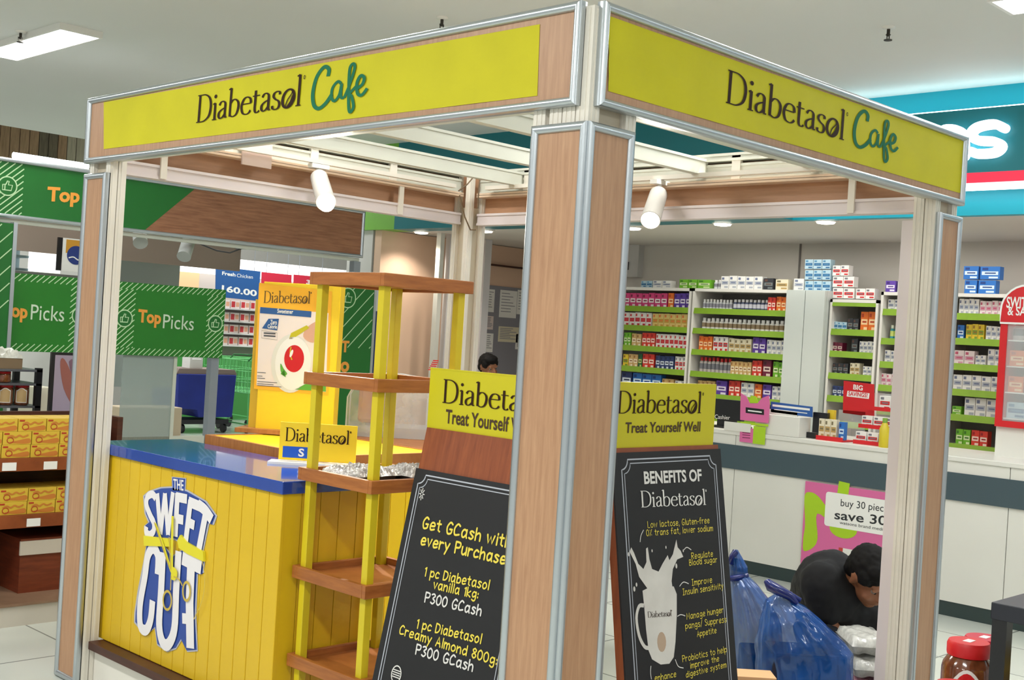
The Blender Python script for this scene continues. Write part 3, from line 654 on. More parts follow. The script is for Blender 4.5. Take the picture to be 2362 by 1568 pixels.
m.mi = 1; ci = [px(592,888), px(752,904), px(758,722), px(600,708)]; poly(m, pl, ci, .003)
m.mi = 2; poly(m, pl, [px(600,722), px(718,732), px(719,718), px(601,708)], .004)
m.mi = 3; text(m, pl, 'Sweetener', *px(640,722), *px(677,714), .02, d=.005)
m.mi = 4; cc = px(672, 838); R = (px(716, 838)[0]-cc[0])*1.05; poly(m, pl, oval(cc[0], cc[1], R*1.0, R*1.45), .004)
m.mi = 3; poly(m, pl, oval(cc[0]+R*.1, cc[1], R*.9, R*1.32), .0045)
cc = px(679, 827); R = px(702, 826)[0]-cc[0]
m.mi = 5; poly(m, pl, oval(cc[0], cc[1], R, R*1.35), .005)
m.mi = 8; ribbon(m, pl, smooth([px(672,800), px(670,815), px(674,830)], 4), .0025, .0056); m.mi = 3; poly(m, pl, oval(cc[0]-R*.3, cc[1]+R*.5, R*.14, R*.4, 12, -.3), .0057); m.mi = 6; poly(m, pl, smooth([px(648,838), px(655,850), px(663,862), px(655,866), px(648,855)], 4, True), .006); poly(m, pl, [px(648,862), px(656,852), px(660,870)], .006)
poly(m, pl, [px(680,898), px(720,878), px(752,872), px(752,903)], .0045)
m.mi = 2; poly(m, pl, [px(605,757), px(640,762), px(644,735), px(620,735)], .005)
m.mi = 3; text(m, pl, 'Zero', *px(624,748), *px(640,738), .02, d=.006); text(m, pl, 'Calorie', *px(618,757), *px(640,749), .02, d=.006)
m.mi = 7; ribbon(m, pl, [px(604,762), px(640,768), px(640,784), px(604,779)], .0006, .005, True)
for y in (768, 774): rect(m, pl, px(609, y)[0], px(609, y+1.5)[1], px(636, y+2)[0], px(636, y)[1], .005)
for y, e in ((858, 614), (866, 606), (871, 612), (879, 640), (884, 632), (888, 650)): rect(m, pl, px(594, y)[0], px(594, y+1.3)[1], px(e, y+1)[0], px(594, y)[1], .005)
m.mi = 8; poly(m, pl, [px(667,782), px(672,768), px(708,750), px(714,756), px(675,782)], .0045)
m.mi = 9; poly(m, pl, smooth([px(712,752), px(745,738), px(750,775), px(722,790), px(700,776)], 4, True), .004)
m.build('poster', [mat('amber_print', (252, 186, 36), .4), mat('blush_print', (238, 226, 220), .4), MIDB, WHT, mat('pale_plate_print', (222, 222, 214), .4), mat('tea_red_print', (204, 22, 22), .3), mat('leaf_print', (92, 170, 52), .5), DGREY, YELP, mat('hand_tone_print', (214, 166, 140), .5)], ds)
m = MB(); O = px(608, 698); E = px(716, 700); serif(m, pl, O, (E[0]-O[0], E[1]-O[1]), (0, px(608, 671)[1]-O[1]), .004); m.build('brand_lettering', mat('olive_ink', (88, 66, 22), .5), ds)
# ---- clear cake box
WRAPF = mat('film_lid', (226, 226, 224), .08, spec=.9, bump=.3, nscale=9); nt = WRAPF.node_tree; rp = nt.nodes.new('ShaderNodeMapRange'); rp.inputs['From Min'].default_value = .42; rp.inputs['From Max'].default_value = .72; rp.inputs['To Min'].default_value = .2; rp.inputs['To Max'].default_value = .42
nt.links.new([q for q in nt.nodes if q.type == 'TEX_NOISE'][0].outputs['Fac'], rp.inputs['Value']); nt.links.new(rp.outputs['Result'], nt.nodes['Principled BSDF'].inputs['Alpha'])
bx = thing('cake_box', 'large domed clear plastic food box with a small red sticker behind the yellow rack', 'food box', (1.55, 2.4, 1.03))
O = at(796, 1005, 2, 1.031); E = at(1000, 1016, 2, 1.031); U = E-O; U.z = 0; L = U.length; un = U.normalized(); nn = V((0, 0, 1)).cross(un)
tp = px(0, 0); H = .30
m = MB(); prof = [(0, 0), (0, H*.62), (.03, H*.84), (.09, H*.97), (.16, H), (.24, H), (.31, H*.97), (.37, H*.84), (.4, H*.62), (.4, 0)]
prof = [(a/.4*L, h) for a, h in prof]; dv = (0, .3); n = len(prof); vs = []
for dd in dv:
    for a, h in prof: vs.append(V((O.x, O.y, 1.031))+un*a+nn*dd+V((0, 0, h)))
m.add(vs, [(k, k+1, n+k+1, n+k) for k in range(n-1)]+[tuple(range(n-1, -1, -1)), tuple(range(n, 2*n))]); m.build('clear_lid', WRAPF, bx)
m = MB()
for dd in dv: m.tube(vs[:n] if dd == 0 else vs[n:], .0035, 6)
m.build('lid_rim', mat('rim_clear', (226, 230, 228), .2, alpha=.6), bx)
m = MB(); f = [V((O.x, O.y, 1.031))+un*a+nn*d+V((0, 0, h)) for h in (0.001, .05) for a, d in ((.01, .01), (L-.01, .01), (L-.01, .29), (.01, .29))]
m.add(f, [(3,2,1,0),(4,5,6,7),(0,1,5,4),(1,2,6,5),(2,3,7,6),(3,0,4,7)]); m.build('box_tray', mat('clear_grey_tray', (190, 196, 198), .2, alpha=.45), bx)
m = MB(); f = [V((O.x, O.y, 1.031))+un*a+nn*d+V((0, 0, h)) for h in (0.06, .25) for a, d in ((.05, .08), (L*.42, .08), (L*.42, .25), (.05, .25))]
m.add(f, [(3,2,1,0),(4,5,6,7),(0,1,5,4),(1,2,6,5),(2,3,7,6),(3,0,4,7)]); m.build('wrapped_loaf', mat('brown_loaf', (172, 112, 78), .5, noise=.15, nscale=7), bx, .02)
spl = Plane(V((O.x, O.y, 1.031))+nn*(-.002), un, (0, 0, 1)); m = MB(); c = spl.px(998, 842); 
for i in range(6): rect(m, spl, c[0]-.02+.004*i, c[1]-.025+i*.009, c[0]+.012+.003*i, c[1]-.02+i*.009, .001)
m.build('red_sticker', REDP, bx)
# ---- A-boards
def aboard(name, lab, pl, a0, a1, zt, zb_lean, head, boardtop, parent_lab=None): pass
FZ = PF
def make_aboard(lab, top, ux, out, wtop, zhead, ztop, zblack, lean):
    # top = left end of the top edge on the leaning face; ux = direction along the board; out = the way the foot leans out
    top, ux, out = V(top), V(ux), V(out); t = thing('a_frame_board', lab, 'sandwich board', (top.x+ux.x*wtop/2, top.y+ux.y*wtop/2, FZ))
    dn = (V((0, 0, FZ))+V((0, 0, -ztop))+out*lean).normalized(); Lh = (ztop-FZ)/abs(dn.z)
    pl = Plane(top+dn*Lh, ux, -dn)                      # a across, b up the face, b=Lh at the top edge
    fl = .012                                           # the board widens a little towards the foot
    m = MB(); slab(m, pl, [(-fl, .0), (wtop+fl, 0), (wtop, Lh), (0, Lh)], -.03, 0); m.build('front_panel', REDBR, t)
    bk = Plane(top+(-out)*.05+(V((0, 0, FZ-ztop))-out*lean*.3), -ux, V((0, 0, ztop-FZ))+out*lean*.3); Lb = (V((0, 0, ztop-FZ))+out*lean*.3).length
    m = MB(); slab(m, bk, [(fl-wtop-.02, 0), (-wtop+.05, 0), (-wtop+.05, Lb), (-wtop, Lb)], -.03, 0); slab(m, bk, [(-.05, 0), (fl, 0), (0, Lb), (-.05, Lb)], -.03, 0); slab(m, bk, [(-wtop+.05, Lb-.35), (-.05, Lb-.35), (-.05, Lb), (-wtop+.05, Lb)], -.028, -.002); slab(m, bk, [(-wtop+.05, .08), (-.05, .08), (-.05, .14), (-wtop+.05, .14)], -.028, -.002)
    m.build('rear_frame', REDBR, t)
    return t, pl, Lh
# left board: faces the left opening
tp = at(985, 985, 0, .28)
zt_ = tp.z
t, pl, Lh = make_aboard('black sandwich board with yellow chalk cash-reward lettering, left of the near column', (.28, tp.y, zt_), (0, -1, 0), (-1, 0, 0), .54, 1.45, zt_, 1.1, .234)
px = pl.px; hp = Plane((.285, 0, 0), (0, -1, 0), (0, 0, 1)); hq = hp.px
a, b = hq(985, 986); a1 = a+.54; b1 = hq(1003, 851)[1]
m = MB(); slab(m, hp, [(a, b-.01), (a1, b-.01), (a1, b1), (a, b1)], -.012, 0); slab(m, hp, [(a, b1), (a1, b1), (a1, b1+.004), (a, b1+.004)], -.012, 0.001); hd = m.build('header_panel', YELP, t)
m = MB(); O = hq(1020, 928); U = hq(1022, 874); sc_ = (hq(1188, 935)[0]-O[0]); serif(m, hp, O, (sc_*1.47, 0), (0, U[1]-O[1])); m.build('brand_lettering', INK, hd)
m = MB(); O = hq(1028, 972); e = hq(1178, 990)[0]; text(m, hp, 'Treat Yourself Well', O[0], O[1]-.006, O[0]+(e-O[0])*1.32, hq(1030, 946)[1]+.004, .02); m.build('tagline', mat('brown_ink', (64, 40, 22), .5), hd)
bl0 = px(950, 1077); m = MB(); slab(m, pl, [(-.014, .0), (.554, 0), (.546, bl0[1]), (-.006, bl0[1])], .0, .006); bp = m.build('chalk_panel', BLACK, t)
def border(pl, a0, b0, a1, b1, c, d):
    m = MB()
    for o, h in ((0, .0022), (.012, .0015)):
        x0, y0, x1, y1 = a0+o, b0+o, a1-o, b1-o
        p = []
        for cx, cy, s in ((x0, y1, 0), (x1, y1, 1), (x1, y0, 2), (x0, y0, 3)):
            arc = oval(cx, cy, c, c, 9, 0, *((-math.pi/2, 0), (math.pi, math.pi*1.5), (math.pi/2, math.pi), (0, math.pi/2))[s]); 
            p += arc if s in (0, 2) else arc
        ribbon(m, pl, p, h, d, True)
    return m
border(pl, .018, .03, .525, bl0[1]-.018, .03, .0065).build('chalk_border', mat('grey_chalk_print', (176, 180, 190), .6), bp)
my = MB(); mw = MB()
def line(m, s, p0, p1, h, hw, end=None):
    O = px(*p0); E = px(*p1); q = MB(); hand(q, pl, s, O, (E[0]-O[0], E[1]-O[1]), (0, h), hw, .0075)
    q.build('chalk_line', CHALKY if m is my else CHALKW, bp)
line(my, 'Get GCash with', (978, 1218), (1180, 1264), .036, .0032)
line(my, 'every Purchase', (974, 1256), (1168, 1302), .034, .0032)
line(my, '1 pc Diabetasol', (982, 1328), (1130, 1360), .028, .0024)
line(my, 'vanilla 1kg:', (1003, 1357), (1105, 1381), .027, .0024)
line(mw, 'P300 GCash', (983, 1388), (1112, 1420), .030, .0026)
line(my, '1 pc Diabetasol', (964, 1448), (1112, 1484), .028, .0024)
line(my, 'Creamy Almond 800g:', (925, 1462), (1148, 1534), .028, .0024)
line(mw, 'P300 GCash', (962, 1508), (1093, 1548), .030, .0026)
s0 = px(977, 1140)
for k in range(8): 
    a_ = k*math.pi/4; ribbon(mw, pl, [(s0[0]+.006*math.cos(a_), s0[1]+.009*math.sin(a_)), (s0[0]+.013*math.cos(a_), s0[1]+.02*math.sin(a_))], .0015, .0075)
ribbon(mw, pl, oval(s0[0], s0[1], .005, .006, 14), .001, .0075, True)
mw.build('chalk_star', CHALKW, bp); mw = MB(); s0 = px(918, 1555); ribbon(mw, pl, oval(s0[0], s0[1], .022, .026, 18), .002, .0075, True)
for i in range(4): ribbon(mw, pl, [(s0[0]-.018, s0[1]+.012-i*.007), (s0[0]+.018, s0[1]+.012-i*.007)], .0016, .0075)
mw.build('chalk_doodle', CHALKW, bp)
# right board: faces the right opening
ry = .22
tl = at(1410, 1034, 1, ry); tr = at(1656, 1024, 1, ry); wr = tr.x-tl.x
t, pl, Lh = make_aboard('black sandwich board with a printed white milk mug, right of the near column', (tl.x, ry, tl.z), (1, 0, 0), (0, -1, 0), wr, 1.4, tl.z, 1.1, .2)
px = pl.px; hp = Plane((0, ry+.005, 0), (1, 0, 0), (0, 0, 1)); hq = hp.px
a, b = hq(1408, 1020); a1 = hq(1645, 1015)[0]; b1 = hq(1640, 886)[1]
m = MB(); slab(m, hp, [(a, b-.02), (a1, b-.02), (a1, b1), (a, b1)], -.012, 0); hd = m.build('header_panel', YELP, t)
m = MB(); O = hq(1422, 953); U = hq(1424, 901); e = hq(1617, 954); serif(m, hp, O, (e[0]-O[0], 0), (0, U[1]-O[1])); m.build('brand_lettering', INK, hd)
m = MB(); O = hq(1441, 999); e = hq(1614, 999); text(m, hp, 'Treat Yourself Well', O[0], O[1], e[0], hq(1441, 975)[1]+.002, .02); m.build('tagline', mat('brown_ink', (64, 40, 22), .5), hd)
m = MB(); slab(m, pl, [(-.01, .0), (wr+.01, 0), (wr+.004, Lh-.014), (-.004, Lh-.014)], .0, .006); bp = m.build('chalk_panel', BLACK, t)
border(pl, .035, .03, wr-.03, px(1530, 1056)[1], .03, .0065).build('chalk_border', mat('grey_chalk_print', (176, 180, 190), .6), bp)
my = MB(); mw = MB()
def hb(s, p0, p1, ht_, bold):
    O = px(*p0); E = px(*p1); tf = lambda q: (O[0]+(E[0]-O[0])*q[0], O[1]+(E[1]-O[1])*q[0]+ht_*q[1]); text(mw, pl, s, 0, 0, 1, 1, bold, d=.0075, tf=tf)
h_ = px(1480, 1086)[1]-px(1482, 1116)[1]
hb('BENEFITS OF', (1482, 1117), (1615, 1110), h_, .03)
O = px(1474, 1170); E = px(1625, 1164); serif(mw, pl, O, (E[0]-O[0], E[1]-O[1]), (0, px(1474, 1132)[1]-O[1]), .0075); mw.build('brand_lettering', CHALKW, bp); mw = MB()
line(my, 'Low lactose, Gluten-free', (1490, 1217), (1632, 1206), .019, .0011)
line(my, '0% trans fat, lower sodium', (1487, 1236), (1640, 1224), .019, .0011)
line(my, 'Regulate', (1591, 1289), (1640, 1283), .019, .0011); line(my, 'Blood sugar', (1586, 1304), (1650, 1296), .018, .0011)
line(my, 'Improve', (1592, 1350), (1638, 1343), .019, .0011); line(my, 'Insulin sensitivity', (1571, 1372), (1664, 1357), .019, .0011)
line(my, 'Manage hunger', (1580, 1428), (1664, 1412), .019, .0011); line(my, 'pangs/ Suppress', (1577, 1450), (1671, 1434), .019, .0011); line(my, 'Appetite', (1604, 1468), (1648, 1459), .018, .0011)
line(my, 'Probiotics to help', (1570, 1526), (1672, 1503), .019, .0011); line(my, 'improve the', (1588, 1541), (1654, 1524), .018, .0011); line(my, 'digestive system', (1578, 1562), (1671, 1538), .018, .0011)
line(my, 'enhance', (1506, 1570), (1555, 1560), .018, .0011)
for pts in ([(1472,1250),(1474,1235),(1480,1222)], [(1573,1268),(1580,1262),(1590,1268)], [(1563,1352),(1572,1342),(1584,1346)], [(1558,1421),(1566,1417),(1576,1420)], [(1553,1520),(1560,1536),(1572,1540)], [(1497,1535),(1496,1550),(1498,1566)]):
    ribbon(mw, pl, smooth([px(*q) for q in pts], 4), .0014, .0075)
mw.build('chalk_arrows', CHALKW, bp)
m = MB(); MUG = mat('milk_print', (206, 202, 196), .6, noise=.08, nscale=14)
poly(m, pl, [px(*q) for q in ((1478,1362),(1482,1400),(1486,1450),(1492,1500),(1500,1520),(1520,1532),(1540,1530),(1550,1515),(1554,1480),(1557,1420),(1557,1370),(1550,1352),(1490,1356))][::-1], .0068)
ribbon(m, pl, smooth([px(*q) for q in ((1481,1396),(1470,1398),(1464,1425),(1470,1465),(1482,1490),(1492,1494))], 4), .006, .0068)
poly(m, pl, [px(*q) for q in ((1490,1358),(1470,1330),(1462,1300),(1448,1272),(1452,1262),(1458,1274),(1468,1300),(1480,1312),(1487,1296),(1486,1265),(1490,1262),(1494,1290),(1500,1312),(1515,1318),(1524,1300),(1536,1280),(1540,1292),(1548,1278),(1556,1244),(1559,1262),(1566,1270),(1572,1284),(1558,1290),(1548,1312),(1545,1340),(1547,1354))][::-1], .0069)
for q, r in (((1446,1278), .004), ((1500,1270), .003), ((1556,1305), .005), ((1459,1358), .005), ((1572,1270), .003), ((1464,1348), .004), ((1532,1262), .003)): 
    c = px(*q); poly(m, pl, oval(c[0], c[1], r, r*1.6, 10), .0069)
m.mi = 1; O = px(1490, 1424); E = px(1545, 1420); serif(m, pl, O, (E[0]-O[0], E[1]-O[1]), (0, px(1490, 1410)[1]-O[1]), .0074)
m.mi = 2; c = px(1522, 1480); poly(m, pl, oval(c[0], c[1], .022, .03, 16), .0071)
m.build('mug_print', [MUG, INK, mat('cocoa_print', (176, 152, 130), .6)], bp)
# ================================================================ THE PHARMACY
pc = thing('pharmacy_counter', 'long white pharmacy counter with a slate grey band along its front', 'counter', (5.2, 2.2, 0))
CT2 = .985
MB().box((4.92, -2.2, .09), (5.6, 5.2, CT2-.03)).build('counter_body', WHITE, pc)
MB().box((4.885, -2.22, CT2-.03), (5.65, 5.22, CT2)).build('worktop', WHITE, pc, .004)
m = MB()
for y0, y1 in ((-2.2, -.7), (-.695, .8), (.805, 2.745), (2.75, 5.2)): m.box((4.9, y0, .09), (4.92, y1, .715)).box((4.895, y0, .885), (4.92, y1, CT2-.03))
m.build('front_panel', WHITE, pc)
MB().box((4.888, -2.2, .715), (4.92, 5.2, .885)).build('slate_band', GRAYB, pc)
MB().box((4.905, -2.2, 0), (5.55, 5.2, .09)).build('toe_kick', mat('dark_toe_kick', (44, 60, 60), .4), pc)
# poster on the counter front
po = thing('sale_poster', 'pink and lime poster about buying thirty pieces on the pharmacy counter front', 'poster', (4.884, 1.75, .09))
pl = Plane((4.886, 0, 0), (0, -1, 0), (0, 0, 1)); px = pl.px
c = [px(1848,1322), px(1858,1109)]; a0, b1 = c[1]; b0 = c[0][1]; a1 = a0+.8
m = MB(); slab(m, pl, [(a0, b0), (a1, b0), (a1, b1), (a0, b1)], -.003, 0)
m.mi = 1
poly(m, pl, smooth([px(*q) for q in ((1856,1144),(1870,1135),(1886,1143),(1900,1160),(1925,1195),(1925,1212),(1885,1184),(1886,1240),(1876,1262),(1854,1270),(1853,1240),(1857,1210))], 4, True), .001)
ribbon(m, pl, [px(1948,1112), px(1944,1140)], .04, .001); poly(m, pl, oval(*px(1945,1220), .1, .06), .0012)
m.mi = 3; b = px(1935,1262); 
for i, (w, h, cx) in enumerate(((.2, .10, 0), (.2, .12, .22))): rect(m, pl, b[0]+cx, b0, b[0]+cx+w, b[1]+(.0, .02, .01)[i], .0012)
m.mi = 4
for i, cx in enumerate((0, .22)): rect(m, pl, b[0]+cx, b0, b[0]+cx+.03, b[1]+(.0, .02, .01)[i], .0016)
m.build('poster_sheet', [PINK, mat('lime_print', (166, 204, 30), .5), WHT, mat('pack_print', (226, 226, 220), .5), mat('pack_edge_print', (190, 60, 50), .5)], po)
m = MB(); cor = [px(1896,1210), px(1906,1133)]; x0 = cor[1][0]; y1 = cor[1][1]; y0 = px(1900,1211)[1]; x1 = a1-.05; r = .02
rr = oval(x1-r, y1-r, r, r, 6, 0, 0, math.pi/2)+oval(x0+r, y1-r, r, r, 6, 0, math.pi/2, math.pi)+oval(x0+r, y0+r, r, r, 6, 0, math.pi, math.pi*1.5)+oval(x1-r, y0+r, r, r, 6, 0, math.pi*1.5, math.pi*2)
poly(m, pl, rr, .0022); m.build('white_label', WHT, po)
def ptext(par, pl, s, p0, p1, h, bold, mt, d=.003, name='lettering', shear=0):
    O = pl.px(*p0); E = pl.px(*p1); m = MB(); text(m, pl, s, 0, 0, 1, 1, bold, shear, d, tf=lambda q: (O[0]+(E[0]-O[0])*q[0], O[1]+(E[1]-O[1])*q[0]+h*q[1])); return m.build(name, mt, par)
ptext(po, pl, 'buy 30 pieces', (1939,1172), (2057,1188), .062, .0, INK_ := mat('charcoal_ink', (40, 44, 48), .5))
ptext(po, pl, 'save 30%', (1925,1197), (2074,1216), .062, .014, INK_)
ptext(po, pl, 'watsons brand medicines', (1937,1208), (2062,1228), .02, .0, INK_)
# notice board and bar on the side wall
pl = Plane((0, 6.9, 0), (1, 0, 0), (0, 0, 1)); px = pl.px
nb = thing('notice_board', 'grey notice board with pinned white papers on the wall behind the seated clerk', 'notice board', (6.7, 6.9, 1.2))
a0, b1 = px(1122, 657); a1 = 7.2; b0 = px(1160, 862)[1]
m = MB(); slab(m, pl, [(a0, b0), (a1, b0), (a1, b1), (a0, b1)], .001, .015); m.build('board', mat('board_grey', (138, 138, 146), .7), nb)
for q, mt in (((1120,666,1136,720), WHT), ((1119,728,1134,760), mat('blush_paper', (222, 208, 204), .7)), ((1118,768,1133,812), WHT), ((1152,668,1187,734), WHT), ((1192,668,1212,726), WHT), ((1148,752,1192,790), mat('cream_paper', (222, 214, 186), .7)), ((1188,770,1206,806), WHT)):
    m = MB(); p0, p1 = px(q[0], q[1]), px(q[2], q[3]); slab(m, pl, [(p0[0], p1[1]), (p1[0], p1[1]), (p1[0], p0[1]), (p0[0], p0[1])], .0155, .018)
    m.mi = 1
    for k in range(7):
        y = p0[1]-(p0[1]-p1[1])*(.12+.11*k); rect(m, pl, p0[0]+.02, y-.004, p0[0]+(p1[0]-p0[0])*random.uniform(.5, .9), y+.004, .019)
    m.build('pinned_paper', [mt, mat('faint_print', (150, 150, 156), .7)], nb)
m = MB(); p0, p1 = px(1127, 608), px(1212, 622); slab(m, pl, [(p0[0], p1[1]), (7.2, p1[1]), (7.2, p0[1]), (p0[0], p0[1])], .001, .05); solo('wall_rail', 'dark brown horizontal rail on the wall above the grey notice board', 'rail', m, DARKW)
pl = Plane((6.75, 0, 0), (0, -1, 0), (0, 0, 1)); px = pl.px
m = MB(); p0, p1 = px(1432, 552), px(1482, 640); slab(m, pl, [(p0[0], p1[1]), (p1[0], p1[1]), (p1[0], p0[1]), (p0[0], p0[1])], 0, .08)
eb = solo('fuse_box', 'pale grey wall box above the first medicine shelves, right of the near column', 'wall box', m, mat('box_grey', (196, 196, 194), .5))
m = MB(); p0, p1 = px(1455, 606), px(1462, 624); slab(m, pl, [(p0[0], p1[1]), (p1[0], p1[1]), (p1[0], p0[1]), (p0[0], p0[1])], .081, .1); m.build('latch', DGREY, eb)
# ---- shelf units
XF, XB = 6.3, 6.72
def unit(lab, y0, y1, zs, ztop, rails=True, side=True):
    t = thing('medicine_shelf', lab, 'shelf unit', (6.5, (y0+y1)/2, 0))
    MB().box((XB, y0, 0), (XB+.02, y1, ztop)).build('back_panel', mat('unit_back', (150, 150, 146), .6), t)
    MB().box((XF, y0, 0), (XB, y0+.02, ztop)).build('side_panel', WHITE, t); MB().box((XF, y1-.02, 0), (XB, y1, ztop)).build('side_panel', WHITE, t)
    MB().box((XF, y0, ztop-.025), (XB, y1, ztop)).build('top_panel', WHITE, t)
    for i, z in enumerate(zs):
        s = MB().box((XF+.01, y0+.02, z-.012), (XB, y1-.02, z+.008)).build('shelf', WHITE, t)
        if rails: 
            m = MB(); m.add([(XF-.004, y0+.02, z-.03), (XF-.004, y1-.02, z-.03), (XF+.006, y1-.02, z+.02), (XF+.006, y0+.02, z+.02), (XF+.012, y0+.02, z-.03), (XF+.012, y1-.02, z-.03), (XF+.012, y1-.02, z+.02), (XF+.012, y0+.02, z+.02)], [(3,2,1,0),(4,5,6,7),(0,1,5,4),(1,2,6,5),(2,3,7,6),(3,0,4,7)])
            m.build('price_rail', LIME, s)
    return t
ZA = [1.885, 1.71, 1.525, 1.335, 1.15, .96, .75]
unit('white medicine shelf with lime rails directly behind the right sandwich board', 4.24, 5.33, ZA, 2.075)
unit('white medicine shelf with lime rails just left of the tall pale cabinet', 3.26, 4.22, ZA, 2.075)
cb = thing('tall_cabinet', 'tall pale grey two-door cabinet between the medicine shelves', 'cabinet', (6.5, 3.07, 0))
MB().box((6.27, 2.89, .08), (6.72, 3.245, 2.075)).build('cabinet_body', mat('pale_grey_door', (196, 204, 200), .4), cb)
MB().box((6.24, 3.072, .1), (6.268, 3.243, 2.07)).build('door', mat('pale_grey_door', (0,0,0)), cb); MB().box((6.24, 2.892, .1), (6.268, 3.066, 2.07)).build('door', mat('pale_grey_door', (0,0,0)), cb)
MB().box((6.3, 2.89, 0), (6.7, 3.245, .08)).build('plinth', DGREY, cb)
ZBs = [1.985, 1.755, 1.58, 1.405, 1.225, 1.03, .8]
unit('narrow dark medicine shelf with lime rails just right of the tall pale cabinet', 2.46, 2.875, ZBs, 2.01, True)
ZC = [1.925, 1.70, 1.52, 1.34, 1.16, .95, .75]
unit('white medicine shelf partly hidden by the right booth post', 1.97, 2.44, ZC, 2.075)
ZD = [1.91, 1.726, 1.54, 1.351, 1.166, .95, .75]
unit('white medicine shelf between the right booth post and the red cooler', 1.44, 1.95, ZD, 2.075)
# ---- products
KIND = {}
def kind(k, shape, cols, front='band'):
    KIND[k] = (shape, cols, front)
def cm(c): return mat('pack_%02x%02x%02x' % c, c, .45)
for k, sh, cols in (('magenta', 'b', [(206,60,120),(232,226,226),(120,20,60)]), ('orange', 'b', [(226,110,34),(244,210,160),(180,60,20)]), ('purple', 'b', [(92,60,160),(226,220,236),(60,30,110)]), ('cream', 'b', [(226,218,190),(180,150,90),(120,110,80)]),
    ('redstripe', 'b', [(230,226,222),(190,40,56),(200,60,60)]), ('beige', 'b', [(222,196,120),(190,150,60),(220,120,60)]), ('green', 'b', [(110,180,40),(216,230,180),(60,120,30)]), ('tan', 'b', [(206,170,110),(236,224,196),(150,100,50)]), ('red', 'b', [(214,58,44),(244,220,206),(160,20,24)]),
    ('yellow', 'b', [(226,196,50),(120,150,50),(150,110,30)]), ('maroon', 'b', [(110,26,56),(226,206,196),(70,14,36)]), ('white', 'b', [(232,232,228),(170,176,186),(110,120,150)]), ('navy', 'b', [(44,60,110),(206,216,226),(24,34,70)]), ('blue', 'b', [(40,110,190),(206,226,240),(24,60,130)]), ('paleblue', 'b', [(176,206,220),(40,100,150),(80,140,180)]),
    ('pinkwhite', 'b', [(236,222,222),(206,150,170),(200,90,120)]), ('redwhite', 'b', [(232,230,226),(200,40,44),(120,120,130)]), ('darkgreen', 'b', [(40,96,60),(196,206,120),(24,60,40)]), ('dark', 'b', [(44,46,52),(110,120,120),(90,60,50)]),
    ('wbottle', 'o', [(232,232,228),(226,226,226),(150,130,100)]), ('nbottle', 'o', [(70,80,110),(226,226,230),(206,206,216)]), ('rbottle', 'o', [(190,184,180),(196,40,40),(110,112,120)]), ('tealbottle', 'o', [(60,150,160),(226,232,210),(206,220,120)]), ('greybottle', 'o', [(206,210,212),(236,236,236),(140,140,150)])): kind(k, sh, cols)
_pm = {}
NAMEB = {'b': 'medicine_box', 'o': 'medicine_bottle'}
def product(k, w, h, d):
    key = (k, round(w, 3), round(h, 3), round(d, 3))
    if key in _pm: return _pm[key]
    sh, cols, _ = KIND[k]; m = MB(); mats = [cm(c) for c in cols]
    if sh == 'b':
        m.box((-d/2, -w/2, 0), (d/2, w/2, h)); e = -d/2-.0008
        def fr(y0, z0, y1, z1, mi, dd=0): m.mi = mi; m.add([(e-dd, y0, z0), (e-dd, y1, z0), (e-dd, y1, z1), (e-dd, y0, z1)], [(3, 2, 1, 0)])
        fr(-w*.42, h*.34, w*.42, h*.62, 1); fr(-w*.3, h*.44, w*.26, h*.53, 2, .0006); fr(-w*.42, h*.08, w*.05, h*.22, 1); fr(w*.1, h*.72, w*.4, h*.9, 2)
    else:
        r = min(w, d)/2
        m.lathe((0, 0, 0), [(r*.95, 0), (r, h*.05), (r, h*.24)], 14); m.mi = 2; m.lathe((0, 0, 0), [(r*1.01, h*.24), (r*1.01, h*.6)], 14); m.mi = 0; m.lathe((0, 0, 0), [(r, h*.6), (r*.95, h*.7), (r*.6, h*.77)], 14); m.mi = 1; m.lathe((0, 0, 0), [(r*.68, h*.77), (r*.68, h*.98), (r*.6, h)], 14)
    o = m.build(NAMEB[sh], mats, origin=(0, 0, 0)); o.location = (0, 0, -50); C.objects.unlink(o); _pm[key] = o; return o
WORDS = {'b': 'box', 'o': 'bottle'}
DESC = {'magenta': 'magenta and white', 'orange': 'orange', 'purple': 'purple', 'cream': 'cream', 'redstripe': 'white and red striped', 'beige': 'golden beige', 'green': 'lime green', 'tan': 'tan', 'red': 'red', 'yellow': 'yellow', 'maroon': 'dark maroon', 'white': 'white', 'navy': 'navy', 'blue': 'blue', 'paleblue': 'pale blue', 'pinkwhite': 'white and pink', 'redwhite': 'white and red', 'darkgreen': 'dark green', 'dark': 'dark grey', 'wbottle': 'white', 'nbottle': 'navy-labelled', 'rbottle': 'red-capped', 'tealbottle': 'teal', 'greybottle': 'pale grey'}
_seen = {}
def place(k, x, y, z, w, h, d, where, n):
    p = product(k, w, h, d); o = p.copy(); C.objects.link(o); o.location = (x, y, z)
    sh = KIND[k][0]; lab = '%s %s %s' % (DESC[k], WORDS[sh], where); 
    tag(o, lab, WORDS[sh])
    _seen.setdefault(lab, []).append(o)
    return o
def row(z, pxs, where, x=XF+.05, d=.07):
    # pxs: (kind, left px, right px, count, height); the run fills that stretch of the shelf front
    for k, p0, p1, n, h in pxs:
        y0 = at(p0, 800, 0, XF).y; y1 = at(p1, 800, 0, XF).y
        # the photograph leans: correct the y for the height of this shelf
        def yy(p):
            lo, hi = -2.0, 7.0
            for _ in range(40):
                md = (lo+hi)/2; q = V((XF, md, z))-CAM; xx = IW/2+F*q.dot(RT)/q.dot(fw)
                if xx > p: lo = md
                else: hi = md
            return (lo+hi)/2
        y0, y1 = yy(p0), yy(p1); w = (y0-y1)/n
        for i in range(n): place(k, x+d/2, y0-w*(i+.5), z+.0098, w*.94, h*random.uniform(.94, .99), d, where, n)
